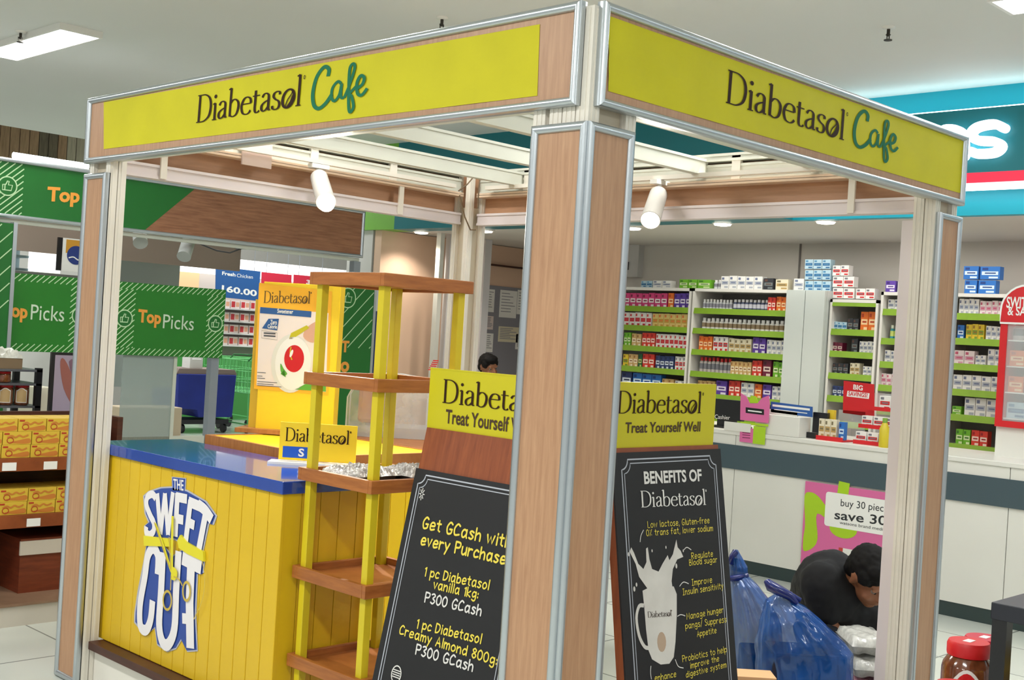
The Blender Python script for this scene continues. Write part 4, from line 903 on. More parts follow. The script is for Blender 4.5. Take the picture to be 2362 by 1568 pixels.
A1 = 'behind the right sandwich board'; A2 = 'left of the tall cabinet'; Bn = 'right of the tall cabinet'; Cn = 'beside the right post'; Dn = 'left of the red cooler'
row(2.068, [('paleblue',1470,1496,2,.06), ('white',1497,1540,2,.065)], 'on top of the shelf '+A1); row(2.068, [('green',1558,1600,2,.08)], 'on top of the shelf '+A1)
row(2.068, [('green',1600,1632,1,.08), ('greybottle',1634,1652,2,.08), ('white',1654,1750,5,.115), ('dark',1752,1776,1,.1), ('cream',1780,1810,1,.09)], 'on top of the shelf '+A2)
row(ZA[0], [('magenta',1430,1530,7,.135), ('orange',1532,1545,1,.14), ('purple',1546,1586,3,.14), ('cream',1588,1594,1,.13)], 'on the top shelf '+A1)
row(ZA[1], [('redstripe',1430,1494,5,.13), ('beige',1496,1590,7,.13)], 'on the second shelf '+A1)
row(ZA[2], [('green',1430,1446,2,.13), ('tan',1448,1470,2,.12), ('red',1472,1502,3,.135), ('redstripe',1504,1588,8,.13)], 'on the third shelf '+A1)
row(ZA[3], [('yellow',1428,1440,1,.12), ('tan',1441,1462,2,.12), ('darkgreen',1463,1472,1,.13), ('red',1473,1500,2,.13), ('navy',1503,1545,4,.125), ('redwhite',1548,1584,4,.13)], 'on the fourth shelf '+A1)
row(ZA[4], [('navy',1424,1448,1,.14), ('blue',1450,1516,3,.135), ('tan',1518,1545,2,.11), ('redwhite',1548,1578,2,.1)], 'on the fifth shelf '+A1)
row(ZA[0], [('greybottle',1608,1676,9,.095), ('nbottle',1678,1760,9,.1), ('red',1762,1780,2,.125), ('orange',1782,1815,3,.13)], 'on the top shelf '+A2)
row(ZA[1], [('wbottle',1606,1818,20,.105)], 'on the second shelf '+A2)
row(ZA[2], [('orange',1603,1634,3,.13), ('redwhite',1636,1670,3,.13), ('cream',1672,1724,4,.125), ('purple',1727,1757,2,.14), ('white',1760,1815,5,.13)], 'on the third shelf '+A2)
row(ZA[3], [('rbottle',1600,1674,8,.14), ('tan',1676,1724,5,.12), ('red',1726,1748,2,.14), ('maroon',1750,1770,1,.15), ('green',1774,1812,3,.14)], 'on the fourth shelf '+A2)
row(ZA[4], [('tan',1600,1640,4,.12), ('purple',1642,1668,1,.13), ('red',1672,1698,2,.14), ('white',1700,1730,2,.13), ('orange',1732,1748,1,.13), ('purple',1750,1770,1,.13), ('white',1772,1808,3,.12)], 'on the fifth shelf '+A2)
row(2.068, [('white',1822,1846,1,.1), ('paleblue',1848,1908,3,.08)], 'on top of the tall cabinet'); 
for kk in (1, 2):
    row(2.068+.088*kk, [('paleblue',1848,1908,3,.08)], 'stacked on the tall cabinet, '+('middle tier', 'top tier')[kk-1])
row(ZBs[0]+.025, [('redwhite',1912,1962,2,.085), ('redwhite',1966,2010,2,.085)], 'on top of the narrow shelf, lowest tier')
for kk, e in ((1, 1962), (2, 1950)): row(ZBs[0]+.025+.09*kk, [('redwhite',1912,e,2,.085)], 'on the narrow shelf, '+('middle', 'top')[kk-1]+' tier of the pile')
row(ZBs[1], [('paleblue',1914,1945,3,.07), ('dark',1946,1972,2,.1), ('orange',1976,2012,2,.16)], 'on the top shelf '+Bn)
row(ZBs[2], [('maroon',1912,1935,2,.08), ('dark',1955,1970,1,.12), ('white',1974,2012,4,.1)], 'on the second shelf '+Bn)
row(ZBs[3], [('dark',1912,1948,3,.09), ('cream',1952,1974,2,.1), ('white',1982,2012,3,.08)], 'on the third shelf '+Bn)
row(ZBs[4], [('navy',1912,1944,3,.09)], 'on the fourth shelf '+Bn)
row(2.068, [('purple',2034,2058,1,.09), ('white',2062,2086,1,.085)], 'on top of the shelf '+Cn)
row(ZC[0], [('white',2040,2100,4,.09)], 'on the top shelf '+Cn); row(ZC[1], [('tealbottle',2040,2100,6,.12)], 'on the second shelf '+Cn); row(ZC[2], [('white',2032,2060,2,.1), ('green',2062,2100,2,.13)], 'on the third shelf '+Cn)
row(ZC[3], [('pinkwhite',2024,2060,3,.1), ('red',2062,2090,2,.12)], 'on the fourth shelf '+Cn)
row(2.068, [('blue',2216,2246,1,.1), ('blue',2248,2290,1,.1)], 'on top of the shelf '+Dn+', lower pair'); row(2.068+.105, [('blue',2214,2250,1,.1), ('blue',2252,2300,1,.1)], 'on top of the shelf '+Dn+', upper pair')
row(ZD[0], [('white',2204,2250,4,.12), ('pinkwhite',2252,2308,4,.11)], 'on the top shelf '+Dn); row(ZD[1], [('blue',2200,2216,1,.11), ('yellow',2220,2262,3,.12), ('white',2266,2304,3,.11)], 'on the second shelf '+Dn)
row(ZD[2], [('pinkwhite',2192,2240,2,.11), ('white',2242,2266,2,.08), ('white',2270,2302,2,.13)], 'on the third shelf '+Dn); row(ZD[3], [('white',2190,2300,5,.12)], 'on the fourth shelf '+Dn)
row(ZD[4], [('green',2188,2210,1,.07), ('white',2216,2292,3,.14)], 'on the fifth shelf '+Dn); row(ZD[5], [('green',2196,2230,2,.12), ('red',2232,2270,2,.12)], 'on the sixth shelf '+Dn)
for lab, os_ in _seen.items():
    if len(os_) > 1:
        for o in os_: o['group'] = lab.replace('box ', 'boxes ', 1).replace('bottle ', 'bottles ', 1)
# ---- things on the counter
XC = 5.0
pl = Plane((XC, 0, 0), (0, -1, 0), (0, 0, 1)); px = pl.px
def block(m, pl, q, d0, d1, dz=None):
    p0, p1 = pl.px(q[0], q[1]), pl.px(q[2], q[3]); slab(m, pl, [(p0[0], dz if dz is not None else p1[1]), (p1[0], dz if dz is not None else p1[1]), (p1[0], p0[1]), (p0[0], p0[1])], d0, d1); return p0, p1
mo = thing('cash_register', 'dark cash register screen with a small white word at the left end of the counter', 'register', (5.1, 2.95, CT2))
m = MB(); p0, p1 = block(m, pl, (1636,918,1706,972), -.06, -.02); m.build('screen_back', BLK, mo)
MB().box((5.03, -(p0[0]+.12), CT2), (5.2, -(p0[0]+.06), p1[1]+.05)).box((5.0, -(p0[0]+.22), CT2), (5.25, -(p0[0]+.02), CT2+.015)).build('stand', BLK, mo)
ptext(mo, Plane((XC+.019, 0, 0), (0, -1, 0), (0, 0, 1)), 'Cashier', (1649,965), (1684,968), .03, .0, WHT, .003)
pk = thing('pink_standee', 'pink and lime cardboard standee hanging over the counter edge beside the cash register', 'standee', (4.88, 2.72, .9))
pk_pl = Plane((4.882, 0, 0), (0, -1, 0), (0, 0, 1)); m = MB(); PX = pk_pl.px
m = MB(); slab(m, pk_pl, [PX(*q) for q in ((1708,968),(1773,976),(1776,930),(1774,912),(1758,918),(1748,930),(1730,930),(1722,914),(1709,906))], 0, .004)
block(m, pk_pl, (1708,985,1738,1022), 0, .003); m.build('pink_card', PINK, pk)
m = MB(); block(m, pk_pl, (1709,972,1772,984), 0, .0035); m.build('lime_band', mat('lime_print', (0,0,0)), pk); m = MB(); block(m, pk_pl, (1739,982,1764,1026), 0, .0035); m.build('lime_tag', mat('lime_print', (0,0,0)), pk); m = MB(); slab(m, pk_pl, [PX(*q) for q in ((1727,928),(1750,930),(1744,914),(1732,912))], -.003, 0); m.build('lime_card', mat('lime_print', (0,0,0)), pk)
m = MB(); p0, p1 = PX(1721,940), PX(1763,953); slab(m, pk_pl, [PX(1721,952), PX(1763,957), PX(1763,944), PX(1721,939)], .004, .005); m.mi = 1; slab(m, pk_pl, [PX(1726,948), PX(1758,952), PX(1758,949), PX(1726,945)], .005, .0055); m.build('black_strip', [BLK, WHT], pk)
m = MB(); 
for y in (992, 997, 1002, 1008): slab(m, pk_pl, [PX(1713,y+1.5), PX(1731,y+3), PX(1731,y+1.2), PX(1713,y-.4)], .003, .0038)
m.build('small_print', mat('plum_ink', (120, 40, 84), .5), pk)
MB().box((4.875, 2.62, CT2), (4.884, 2.84, CT2+.06)).build('hook_strip', WHITE, pk)
tb = solo('counter_screen_panel', 'plain white upstand panel on the counter right of the pink standee', 'panel', block_m := MB().box((4.9, 2.25, CT2), (5.05, 2.6, 1.125)), WHITE, bevel=.004)
bs = thing('counter_sign', 'small blue strip sign standing on the plain white upstand panel', 'sign', (4.95, 2.43, 1.125))
bpl = Plane((4.95, 0, 0), (0, -1, 0), (0, 0, 1)); q = bpl.px; m = MB(); slab(m, bpl, [q(1778,950), q(1873,962), q(1873,938), q(1778,926)], -.01, 0); m.build('sign_board', mat('sign_blue', (40, 88, 160), .4), bs)
m = MB(); slab(m, bpl, [q(1782,937), q(1868,947), q(1868,942), q(1782,932)], 0, .001); slab(m, bpl, [q(1786,945), q(1862,954), q(1862,952), q(1786,943)], 0, .001); m.build('white_lettering', WHT, bs)
MB().box((4.95, 2.3, 1.125), (4.96, 2.56, 1.16)).build('foot', WHITE, bs)
mo = thing('pay_screen', 'small black payment screen on the counter left of the red savings sign', 'screen', (5.05, 2.2, CT2))
m = MB(); block(m, pl, (1876,950,1906,1000), -.03, 0); m.build('screen', BLK, mo); MB().box((5.0, 2.19, CT2), (5.06, 2.25, CT2+.04)).build('foot', BLK, mo)
rs = thing('savings_sign', 'red upright savings sign with white lettering on the counter', 'sign', (5.15, 1.95, CT2))
rpl = Plane((5.15, 0, 0), (0, -1, 0), (0, 0, 1)); q = rpl.px
m = MB(); slab(m, rpl, [q(1944,952), q(2016,962), q(2016,886), q(1946,878)], -.006, 0); m.build('sign_board', REDP, rs)
MB().box((5.15, 1.9, CT2), (5.158, 2.1, q(1944,952)[1]+.02)).build('stand', GLASS, rs)
ptext(rs, rpl, 'BIG', (1968,898), (1990,901), .035, .03, WHT, .001); m = MB(); slab(m, rpl, [q(1953,914), q(2004,920), q(2006,907), q(1955,901)], 0, .001); m.build('white_label', WHT, rs); ptext(rs, rpl, 'SAVINGS!', (1957,912), (2001,917), .03, .02, REDP, .002)
# acrylic stand with small packs
ac = thing('counter_rack', 'clear tiered counter rack with red shelf strips below the red savings sign', 'display rack', (5.05, 1.85, CT2))
q = px; 
def shelfstep(p, z, d): pass
y0, y1 = 1.62, 1.885
for z, x0 in ((CT2+.005, 4.98), (CT2+.11, 5.04), (CT2+.23, 5.09)):
    MB().box((x0, y0, z), (x0+.12, y1, z+.006)).build('tier', GLASS, ac); MB().box((x0-.004, y0, z-.004), (x0, y1, z+.022)).build('red_strip', REDP, ac)
MB().box((5.21, y0, CT2), (5.216, y1, CT2+.34)).build('back_sheet', GLASS, ac); MB().box((4.98, y0-.004, CT2), (5.21, y0, CT2+.25)).build('side_sheet', GLASS, ac)
tray = thing('counter_tray', 'red-edged counter tray of small cream and blue packs right of the payment screen', 'tray', (5.0, 2.08, CT2))
MB().box((4.96, 1.95, CT2), (5.1, 2.15, CT2+.012)).build('base', REDP, tray); MB().box((4.955, 1.95, CT2), (4.96, 2.15, CT2+.03)).build('lip', REDP, tray)
def cplace(k, x, y, z, w, h, d, lab):
    o = product(k, w, h, d).copy(); C.objects.link(o); o.location = (x, y, z); tag(o, lab, 'box'); _c.setdefault(lab, []).append(o)
_c = {}
for i in range(3): cplace('cream', 5.0, 2.125-i*.045, CT2+.013, .042, .13, .04, 'cream pack standing in the red-edged counter tray')
for i in range(1): cplace('blue', 5.0, 1.975, CT2+.013, .04, .12, .04, 'blue pack at the right end of the red-edged counter tray')
cplace('yellow', 5.06, 2.10, CT2+.013, .05, .19, .03, 'tall yellow pack at the back of the red-edged counter tray')
for i in range(3): cplace('redwhite', 5.03, 1.84-i*.085, CT2+.012, .075, .07, .07, 'white and red pack on the lowest tier of the clear counter rack')
for i in range(3): cplace('redwhite', 5.1, 1.84-i*.085, CT2+.117, .075, .07, .07, 'white and red pack on the middle tier of the clear counter rack')
for i in range(2): cplace('redwhite', 5.15, 1.745-i*.085, CT2+.237, .08, .09, .07, 'white and red pack on the top tier of the clear counter rack')
for lab, os_ in _c.items():
    if len(os_) > 1:
        for o in os_: o['group'] = lab.replace('pack', 'packs', 1)
yb = thing('yellow_bottle', 'tall yellow bottle on the counter just left of the right post', 'bottle', (4.937, 1.645, CT2))
MB().lathe((4.937, 1.645, CT2), [(.03, 0), (.032, .01), (.032, .12), (.015, .16)], 16).build('bottle_body', mat('bottle_yellow', (206, 186, 40), .4), yb); MB().lathe((4.937, 1.645, CT2), [(.016, .16), (.016, .19), (.01, .19)], 12).build('cap', mat('bottle_cap_green', (110, 150, 40), .4), yb)
# ---- red cooler
cx, cy0, cy1, cz0, cz1 = 5.3, .42, 1.075, 1.2, 2.03
co = thing('red_cooler', 'red countertop drink cooler with an arched header sign at the right edge', 'cooler', (5.5, .75, CT2))
cp = Plane((cx, 0, 0), (0, -1, 0), (0, 0, 1)); zc_ = cp.px(2310, 984)[1]; zt_ = cp.px(2362, 658)[1]; yl = -cp.px(2308, 748)[0]; zs_ = cp.px(2308, 746)[1]
yr = yl-.62
MB().box((cx+.03, yr, CT2), (cx+.4, yl, zc_)).build('pedestal', WHITE, co)
m = MB(); fr = .045
m.box((cx, yl-fr, zc_), (cx+.4, yl, zs_)).box((cx, yr, zc_), (cx+.4, yr+fr, zs_)).box((cx, yr+fr, zc_), (cx+.4, yl-fr, zc_+.04)).box((cx+.38, yr+fr, zc_+.04), (cx+.4, yl-fr, zs_)); m.build('cabinet_shell', REDP, co)
hd = MB(); r = .16; a0, a1 = -yl, -yr
slab(hd, cp, [(a0, zs_), (a1, zs_)]+oval(a1-r, zt_-r, r, r, 8, 0, 0, math.pi/2)+oval(a0+r, zt_-r, r, r, 8, 0, math.pi/2, math.pi), -.03, .01); hd = hd.build('header_sign', REDP, co)
m = MB(); ribbon(m, cp, [(a0, zs_+.004), (a1, zs_+.004)]+oval(a1-r, zt_-r, r, r, 8, 0, 0, math.pi/2)+oval(a0+r, zt_-r, r, r, 8, 0, math.pi/2, math.pi), .006, .011, True); m.build('white_edge', WHT, hd)
sc2 = cp.px(2362, 700)[0]-cp.px(2319, 696)[0]
m = MB(); O = cp.px(2321, 703); text(m, cp, 'SWITCH', O[0]+.006, O[1]-.02, O[0]+sc2*1.75, cp.px(2318, 684)[1], .02, d=.012); m.build('lettering', WHT, hd); m = MB(); O2 = cp.px(2326, 720); text(m, cp, '& SAVE', O2[0], O2[1]-.02, O2[0]+sc2*1.5, cp.px(2326, 705)[1]-.005, .02, d=.012); m.build('lettering', WHT, hd)
for k in range(4): MB().box((cx+.02, yr+fr, zc_+.05+.165*k), (cx+.37, yl-fr, zc_+.058+.165*k)).build('wire_shelf', WHT, co)
MB().box((cx+.005, yr+fr, zc_+.04), (cx+.01, yl-fr, zs_)).build('glass_door', GLASS, co)
for k, (kd, n, h) in enumerate((('paleblue', 4, .1), ('orange', 5, .1), ('orange', 5, .1), ('rbottle', 6, .12))):
    for i in range(n):
        wv = (yl-yr-2*fr)/n; o = product(kd, wv*.9, h, .08).copy(); C.objects.link(o); o.location = (cx+.09, yl-fr-wv*(i+.5), zc_+.0585+.165*k)
        tag(o, '%s %s on the %s shelf inside the red cooler' % (DESC[kd], WORDS[KIND[kd][0]], ('lowest', 'second', 'third', 'top')[k]), WORDS[KIND[kd][0]], '%s packs on the %s cooler shelf' % (DESC[kd], ('lowest', 'second', 'third', 'top')[k]))
# ================================================================ THE FAR GREEN BOOTH AND THE MARKET
TY = 5.7
tp = Plane((0, TY, 0), (1, 0, 0), (0, 0, 1)); px = tp.px
GFR = mat('pale_frame', (206, 210, 196), .4)
fb = thing('market_booth', 'grey-posted market booth under a green and brown header beyond the near booth', 'booth', (2.3, 6.4, 0))
for x0, y0 in ((.86, TY+.01), (3.72, TY+.01), (2.455, TY+.01)):
    MB().box((x0, y0, 0), (x0+.065, y0+.06, 2.088 if x0 != 2.455 else 1.72)).build('post', STEEL, fb)
for x0 in (at(225, 900, 1, 7.5).x,): MB().box((x0, 7.5, 0), (x0+.05, 7.55, 2.13)).build('post', STEEL, fb)
m = MB(); m.box((.86, 7.46, 2.0), (3.78, 7.5, 2.5)); m.build('rear_header', mat('grey_brown_board', (150, 134, 122), .6), fb)
for x in (.86, 3.72): MB().box((x, TY+.07, 2.2), (x+.06, 7.46, 2.26)).build('side_beam', STEEL, fb)
MB().box((.5, TY+.025, 2.09), (3.78, TY+.065, 2.116)).build('front_beam', GFR, fb)
p0, p1 = px(288,818), px(388,1000)
MB().box((p0[0], TY+.02, .3), (p1[0]+.02, TY+.028, p0[1]+.02)).build('glass_panel', SMOKE, fb)
MB().box((p1[0]+.02, TY+.012, .3), (p1[0]+.045, TY+.036, p0[1]+.02)).build('glass_edge', GFR, fb)
MB().box((.93, TY+.02, .62), (2.44, TY+.05, .69)).build('lower_rail', GFR, fb)
def hatch(m, pl, a0, b0, a1, b1, step, hw, d, slope=1.0):
    # slanting white lines clipped to the box
    c = a0-(b1-b0)/slope
    while c < a1:
        pts = [(c, b0), (c+(b1-b0)/slope, b1)]
        x0, x1 = max(pts[0][0], a0), min(pts[1][0], a1)
        if x1-x0 > .004: ribbon(m, pl, [(x0, b0+(x0-c)*slope), (x1, b0+(x1-c)*slope)], hw, d)
        c += step
def thumb(m, pl, c, r, d, hw, tail=False):
    ribbon(m, pl, oval(c[0], c[1], r, r, 26), hw, d, True)
    s = r*.55
    ribbon(m, pl, [(c[0]+s*x, c[1]+s*y) for x, y in ((-.95,-.8),(.75,-.8),(.95,.25),(.15,.25),(.25,.95),(-.05,1.0),(-.35,.3),(-.95,.2))], hw*.9, d, True)
    ribbon(m, pl, [(c[0]-s*.5, c[1]-s*.8), (c[0]-s*.5, c[1]+s*.2)], hw*.9, d)
    if tail: ribbon(m, pl, [(c[0]-r*.8, c[1]-r*.6), (c[0]-r*1.1, c[1]-r*1.15), (c[0]-r*.3, c[1]-r*.95)], hw, d)
# header
hd = thing('header_sign', 'long green and brown wood header sign of the far booth', 'sign', (2.3, TY, 2.13))
b0, b1 = 2.13, 2.49; A0, A1_ = .5, 3.78
m = MB(); slab(m, tp, [(A0, b0), (A1_, b0), (A1_, b1), (A0, b1)], -.02, 0); m.build('header_board', wood('walnut_print', (122, 78, 52), (172, 120, 86), (14, 14, 1), .5, 4), hd)
snap(tp, A0-.01, b0-.012, A1_+.01, b1+.012, .026, .016, hd, 'header_frame')
g1, g0 = px(448,440)[0], px(335,522)[0]
m = MB(); poly(m, tp, [(A0+.015, b0+.014), (g0, b0+.014), (g1, b1-.014), (A0+.015, b1-.014)], .001); m.build('green_panel', GREEN, hd)
m = MB(); e = px(52,450)[0]; hatch(m, tp, A0+.016, b0+.016, e, b1-.016, .045, .0035, .002, .9); m.build('hatching', PALEG, hd)
m = MB(); c = px(17,429); poly(m, tp, oval(c[0], c[1], .062, .062), .0022); m.mi = 1; thumb(m, tp, c, .06, .003, .004); m.build('thumb_badge', [GREEN, PALEG], hd)
def tpt(par, s, p0, p1, mt, bold, h):
    ptext(par, tp, s, p0, p1, h, bold, mt, .003)
tpt(hd, 'Top', (107,474), (182,478), ORANGE, .04, .125); tpt(hd, 'Picks', (190,470), (285,486), WHT, .0, .105)
# lower banners
for nm, x0, x1, tx, pk, cc in (('left', .63, 1.49, ((2,738),(62,745)), ((70,737),(147,742)), (186,735)), ('right', 1.66, 2.53, ((317,752),(370,757)), ((375,757),(446,762)), None)):
    t = thing('market_banner', 'green hatched banner with orange and white words, '+('left' if nm == 'left' else 'right')+' of the near booth\'s left post', 'banner', ((x0+x1)/2, TY, 1.26))
    bp_ = Plane((0, TY-.012, 0), (1, 0, 0), (0, 0, 1)); z0, z1 = 1.265, 1.77
    m = MB(); slab(m, bp_, [(x0, z0), (x1, z0), (x1, z1), (x0, z1)], -.006, 0); m.build('banner_sheet', mat('forest_green_print', (26, 120, 22), .5, noise=.06), t)
    m = MB(); w_ = .15; hatch(m, bp_, x0+.004, z0+.05, x0+w_, z1-.05, .042, .0032, .001, .9); hatch(m, bp_, x1-w_, z0+.05, x1-.004, z1-.05, .042, .0032, .001, .9)
    hatch(m, bp_, x0+.004, z0+.003, x1-.004, z0+.05, .04, .003, .001, .9); hatch(m, bp_, x0+.004, z1-.05, x1-.004, z1-.003, .04, .003, .001, .9); m.build('hatching', PALEG, t)
    m = MB()
    for a in (x0+.075, x1-.075):
        c = (a, (z0+z1)/2); m.mi = 0; poly(m, bp_, oval(c[0], c[1], .06, .06), .0016); m.mi = 1; thumb(m, bp_, c, .058, .002, .004)
    m.build('thumb_badge', [GREEN, PALEG], t)
    ptext(t, bp_, 'Top', tx[0], tx[1], .12, .04, ORANGE, .002); ptext(t, bp_, 'Picks', pk[0], pk[1], .1, .0, mat('pale_green_letter', (206, 224, 200), .5), .002)
# corner strip signs
def strip(lab, x0, x1, z0, z1, letters):
    t = thing('vertical_sign', lab, 'sign', ((x0+x1)/2, TY-.05, 0)); sp = Plane((0, TY-.08, 0), (1, 0, 0), (0, 0, 1))
    m = MB(); slab(m, sp, [(x0, z0), (x1, z0), (x1, z1), (x0, z1)], -.04, 0); m.build('sign_board', GREEN, t)
    m = MB()
    for a in (x0-.025, x1): m.box((a, TY-.085, 0), (a+.025, TY-.03, z1+.01))
    m.build('sign_frame', ALU, t)
    m = MB(); hatch(m, sp, x0+.004, z1-.55, x1-.004, z1-.01, .11, .0035, .001, 1.0); m.build('hatching', PALEG, t)
    if letters:
        c = sp.px(802,687); m = MB(); poly(m, sp, oval(c[0], c[1], .08, .08), .0015); m.mi = 1; thumb(m, sp, c, .078, .002, .0045, True); m.build('thumb_badge', [GREEN, PALEG], t)
        m = MB(); q0, q1 = sp.px(786,812), sp.px(806,786); text(m, sp, 'T', q0[0], q0[1], q1[0], q1[1], .04, d=.002); q0, q1 = sp.px(784,858), sp.px(806,834); text(m, sp, 'o', q0[0], q0[1], q1[0], q1[1], .04, d=.002); m.build('lettering', ORANGE, t)
    return t
q0, q1 = px(768,640), px(828,1000)
strip('tall vertical green sign with a thumbs-up speech bubble behind the yellow rack', q0[0], q1[0]+.005, .3, q0[1], True)
strip('narrow green sign strip with a pale frame at the left edge', .6, px(12,640)[0], .3, 2.08, False)
# lamps of the far booth
def gspot(lab, p, depth_y, tip):
    a = at(p[0], p[1], 1, depth_y); b = at(tip[0], tip[1], 1, depth_y-.1); t = thing('booth_spotlight', lab, 'spotlight', a, group='grey spotlights of the far booth')
    d = (b-a).normalized(); MB().tube([a, a+d*.02, b-d*.01, b], [.04, .05, .05, .052], 18).build('lamp_body', mat('lamp_grey', (176, 180, 178), .4), t); MB().tube([a+V((0, .03, .1)), a+V((0, 0, 0))], .012, 6).build('stem', STEEL, t)
gspot('grey cylinder spotlight hanging under the wood part of the far header', (436,553), TY+.24, (424,592)); gspot('grey spotlight close to the left post of the near booth', (322,538), TY+.24, (324,560))
m = MB(); 
solo('lamp_cable', 'thin dark cable drooping under the far header sign', 'cable', MB().tube([at(a, b, 1, TY+.14) for a, b in ((395,546),(420,555),(460,562),(500,578),(530,583),(560,572))], .006, 5), DGREY)
for (a, b_, lab) in (((30,362), (205,352), 'bright tube light lying over the left end of the far header'), ((385,420), (478,432), 'bright tube light lying over the middle of the far header')):
    p, q = at(a[0], a[1], 1, TY+.3), at(b_[0], b_[1], 1, TY+.3); q.z = p.z = 2.56
    t = thing('tube_light', lab, 'light', p, group='tube lights over the far header'); MB().tube([p, q], .022, 10).build('tube', mat('tube_glow', (236, 250, 255), .5, emit=4), t); MB().box((p.x, p.y-.03, 2.5), (q.x, p.y+.03, 2.54)).build('batten', LAMPW, t)
p = at(512, 434, 1, TY+.3); t = thing('lamp_pair', 'pair of glowing round lamps above the wood part of the far header', 'light', p)
for dx in (-.05, .06): MB().ball((p.x+dx, p.y, p.z), .03, 12, 8).build('bulb', GLOW, t)
MB().box((p.x-.09, p.y-.02, p.z-.06), (p.x+.1, p.y+.02, p.z-.03)).build('base', LAMPW, t)
# ---- market beyond: chilled case, price signs
MY = 14.2; mp = Plane((0, MY, 0), (1, 0, 0), (0, 0, 1)); mx = mp.px
ch = thing('chilled_case', 'tall white lit chilled case with meat packs far behind the green banners', 'chiller', (5.4, MY+.3, 0))
x0, x1 = mx(413,600)[0], mx(868,600)[0]; zt_ = mx(600,603)[1]; zb_ = mx(600,640)[1]
MB().box((x0, MY+.45, 0), (x1, MY+.5, zt_)).build('back_wall', mat('case_white', (226, 218, 210), .5), ch)
MB().box((x0, MY, zb_), (x1, MY+.45, zt_)).build('light_box', mat('case_light', (255, 252, 248), .5, emit=1.3), ch)
MB().box((x0, MY+.44, zb_-.3), (mx(495,640)[0], MY+.449, zb_)).build('warm_glow_panel', mat('warm_lit_peach', (240, 196, 150), .5, emit=.35), ch)  # warm light on the shelves painted in as a glowing peach colour
CZ = [mx(550, y_)[1] for y_ in (712, 741, 769, 797)]
for z in CZ: MB().box((mx(415,700)[0], MY+.1, z-.02), (x1, MY+.45, z)).build('shelf', WHT, ch)
MB().box((x0, MY, 0), (x1, MY+.45, mx(550, 822)[1])).build('case_base', mat('case_green', (70, 150, 70), .5), ch)
pack = MB(); pack.box((-.08, -.05, 0), (.08, .05, .13)); pack.mi = 1; pack.add([(-.07, -.051, .02), (-.005, -.051, .02), (-.005, -.051, .11), (-.07, -.051, .11)], [(0, 1, 2, 3)]); pack.mi = 2; pack.add([(.01, -.051, .03), (.07, -.051, .03), (.07, -.051, .1), (.01, -.051, .1)], [(0, 1, 2, 3)])
pk0 = pack.build('meat_pack', [mat('pack_pale', (240, 226, 218), .4), mat('meat_red', (206, 60, 64), .4), mat('pack_peach', (236, 176, 140), .4)], origin=(0, 0, 0))
k = 0
for r_, z in enumerate(CZ):
    for i in range(6):
        o = pk0 if k == 0 else pk0.copy()
        if k: C.objects.link(o)
        o.location = (mx(519,750)[0]+.08+i*.18, MY+.2, z+.001); k += 1
        tag(o, 'pale meat pack in a row on the %s shelf of the far chilled case' % ('top', 'second', 'third', 'lowest')[r_], 'pack', 'meat packs on the %s chilled shelf' % ('top', 'second', 'third', 'lowest')[r_])
def hang(lab, q, mt, ln, name='price_sign'):
    y = MY-.25; pp = Plane((0, y, 0), (1, 0, 0), (0, 0, 1)); c = [pp.px(*p) for p in q]; t = thing(name, lab, 'sign', pp.pt(*c[0])); m = MB(); slab(m, pp, c, -.01, 0); m.build('sign_board', mt, t)
    top = max(p[1] for p in c); cx = sum(p[0] for p in c)/len(c); w2 = (max(p[0] for p in c)-min(p[0] for p in c))*.35
    MB().box((cx-w2, y+.004, top-.02), (cx-w2+.006, y+.01, 4.3)).build('hanging_wire', STEEL, t); MB().box((cx+w2, y+.004, top-.02), (cx+w2+.006, y+.01, 4.3)).build('hanging_wire', STEEL, t)
    for s, p0, p1, h, b in ln: ptext(t, pp, s, p0, p1, h, b, WHT, .001)
hang('dark blue hanging price sign for fresh chicken', ((497,684),(596,694),(601,626),(498,614)), MIDB, (('Fresh', (512,634), (543,638), .055, .03), ('Chicken', (546,639), (583,643), .055, 0), ('160.00', (511,672), (592,684), .1, .03)))
hang('red hanging price sign right of the blue chicken sign', ((603,654),(672,662),(673,634),(604,627)), mat('crimson_sign', (206, 40, 66), .5), ())
hang('red hanging price sign partly behind the left rack post', ((677,660),(752,670),(753,640),(678,633)), mat('crimson_sign', (0,0,0)), (('33', (706,655), (728,657), .07, .03),))
# gray partition, shelf and sign seen through the far booth
gp = Plane((0, 7.9, 0), (1, 0, 0), (0, 0, 1)); g = gp.px
q0, q1 = g(280,560), g(413,655); m = MB(); slab(m, gp, [(q0[0], .9), (q1[0], .9), (q1[0], q0[1]), (q0[0], q0[1])], -.03, 0); solo('partition', 'plain grey partition behind the right green banner', 'partition', m, mat('cool_grey_panel', (160, 170, 168), .45))
q0, q1 = g(20,572), g(66,625); q2 = g(142,573)
ls_ = thing('lit_shelf', 'bright white lit shelf bay at the left above the green banner', 'shelf', (q0[0], 8.1, 1.7))
m = MB(); slab(m, gp, [(q1[0], q1[1]), (q2[0], q1[1]), (q2[0], q2[1]), (q1[0], q2[1])], -.02, 0); m.build('lit_panel', mat('case_light', (0,0,0)), ls_)
m = MB(); slab(m, gp, [(q0[0]-.3, q1[1]), (q1[0], q1[1]), (q1[0], q2[1]+.01), (q0[0]-.3, q2[1]+.01)], -.2, -.19); 
for z in (q1[1], (q1[1]+q2[1])/2): slab(m, gp, [(q0[0]-.3, z), (q1[0], z), (q1[0], z+.02), (q0[0]-.3, z+.02)], -.19, -.01)
m.build('side_shelves', mat('shelf_blue_grey', (150, 176, 186), .5), ls_)
m = MB(); slab(m, gp, [(q0[0]-.3, q1[1]-.09), (q2[0]+.2, q1[1]-.09), (q2[0]+.2, q1[1]-.005), (q0[0]-.3, q1[1]-.005)], -.02, .01); m.build('grey_fascia', GREY, ls_)
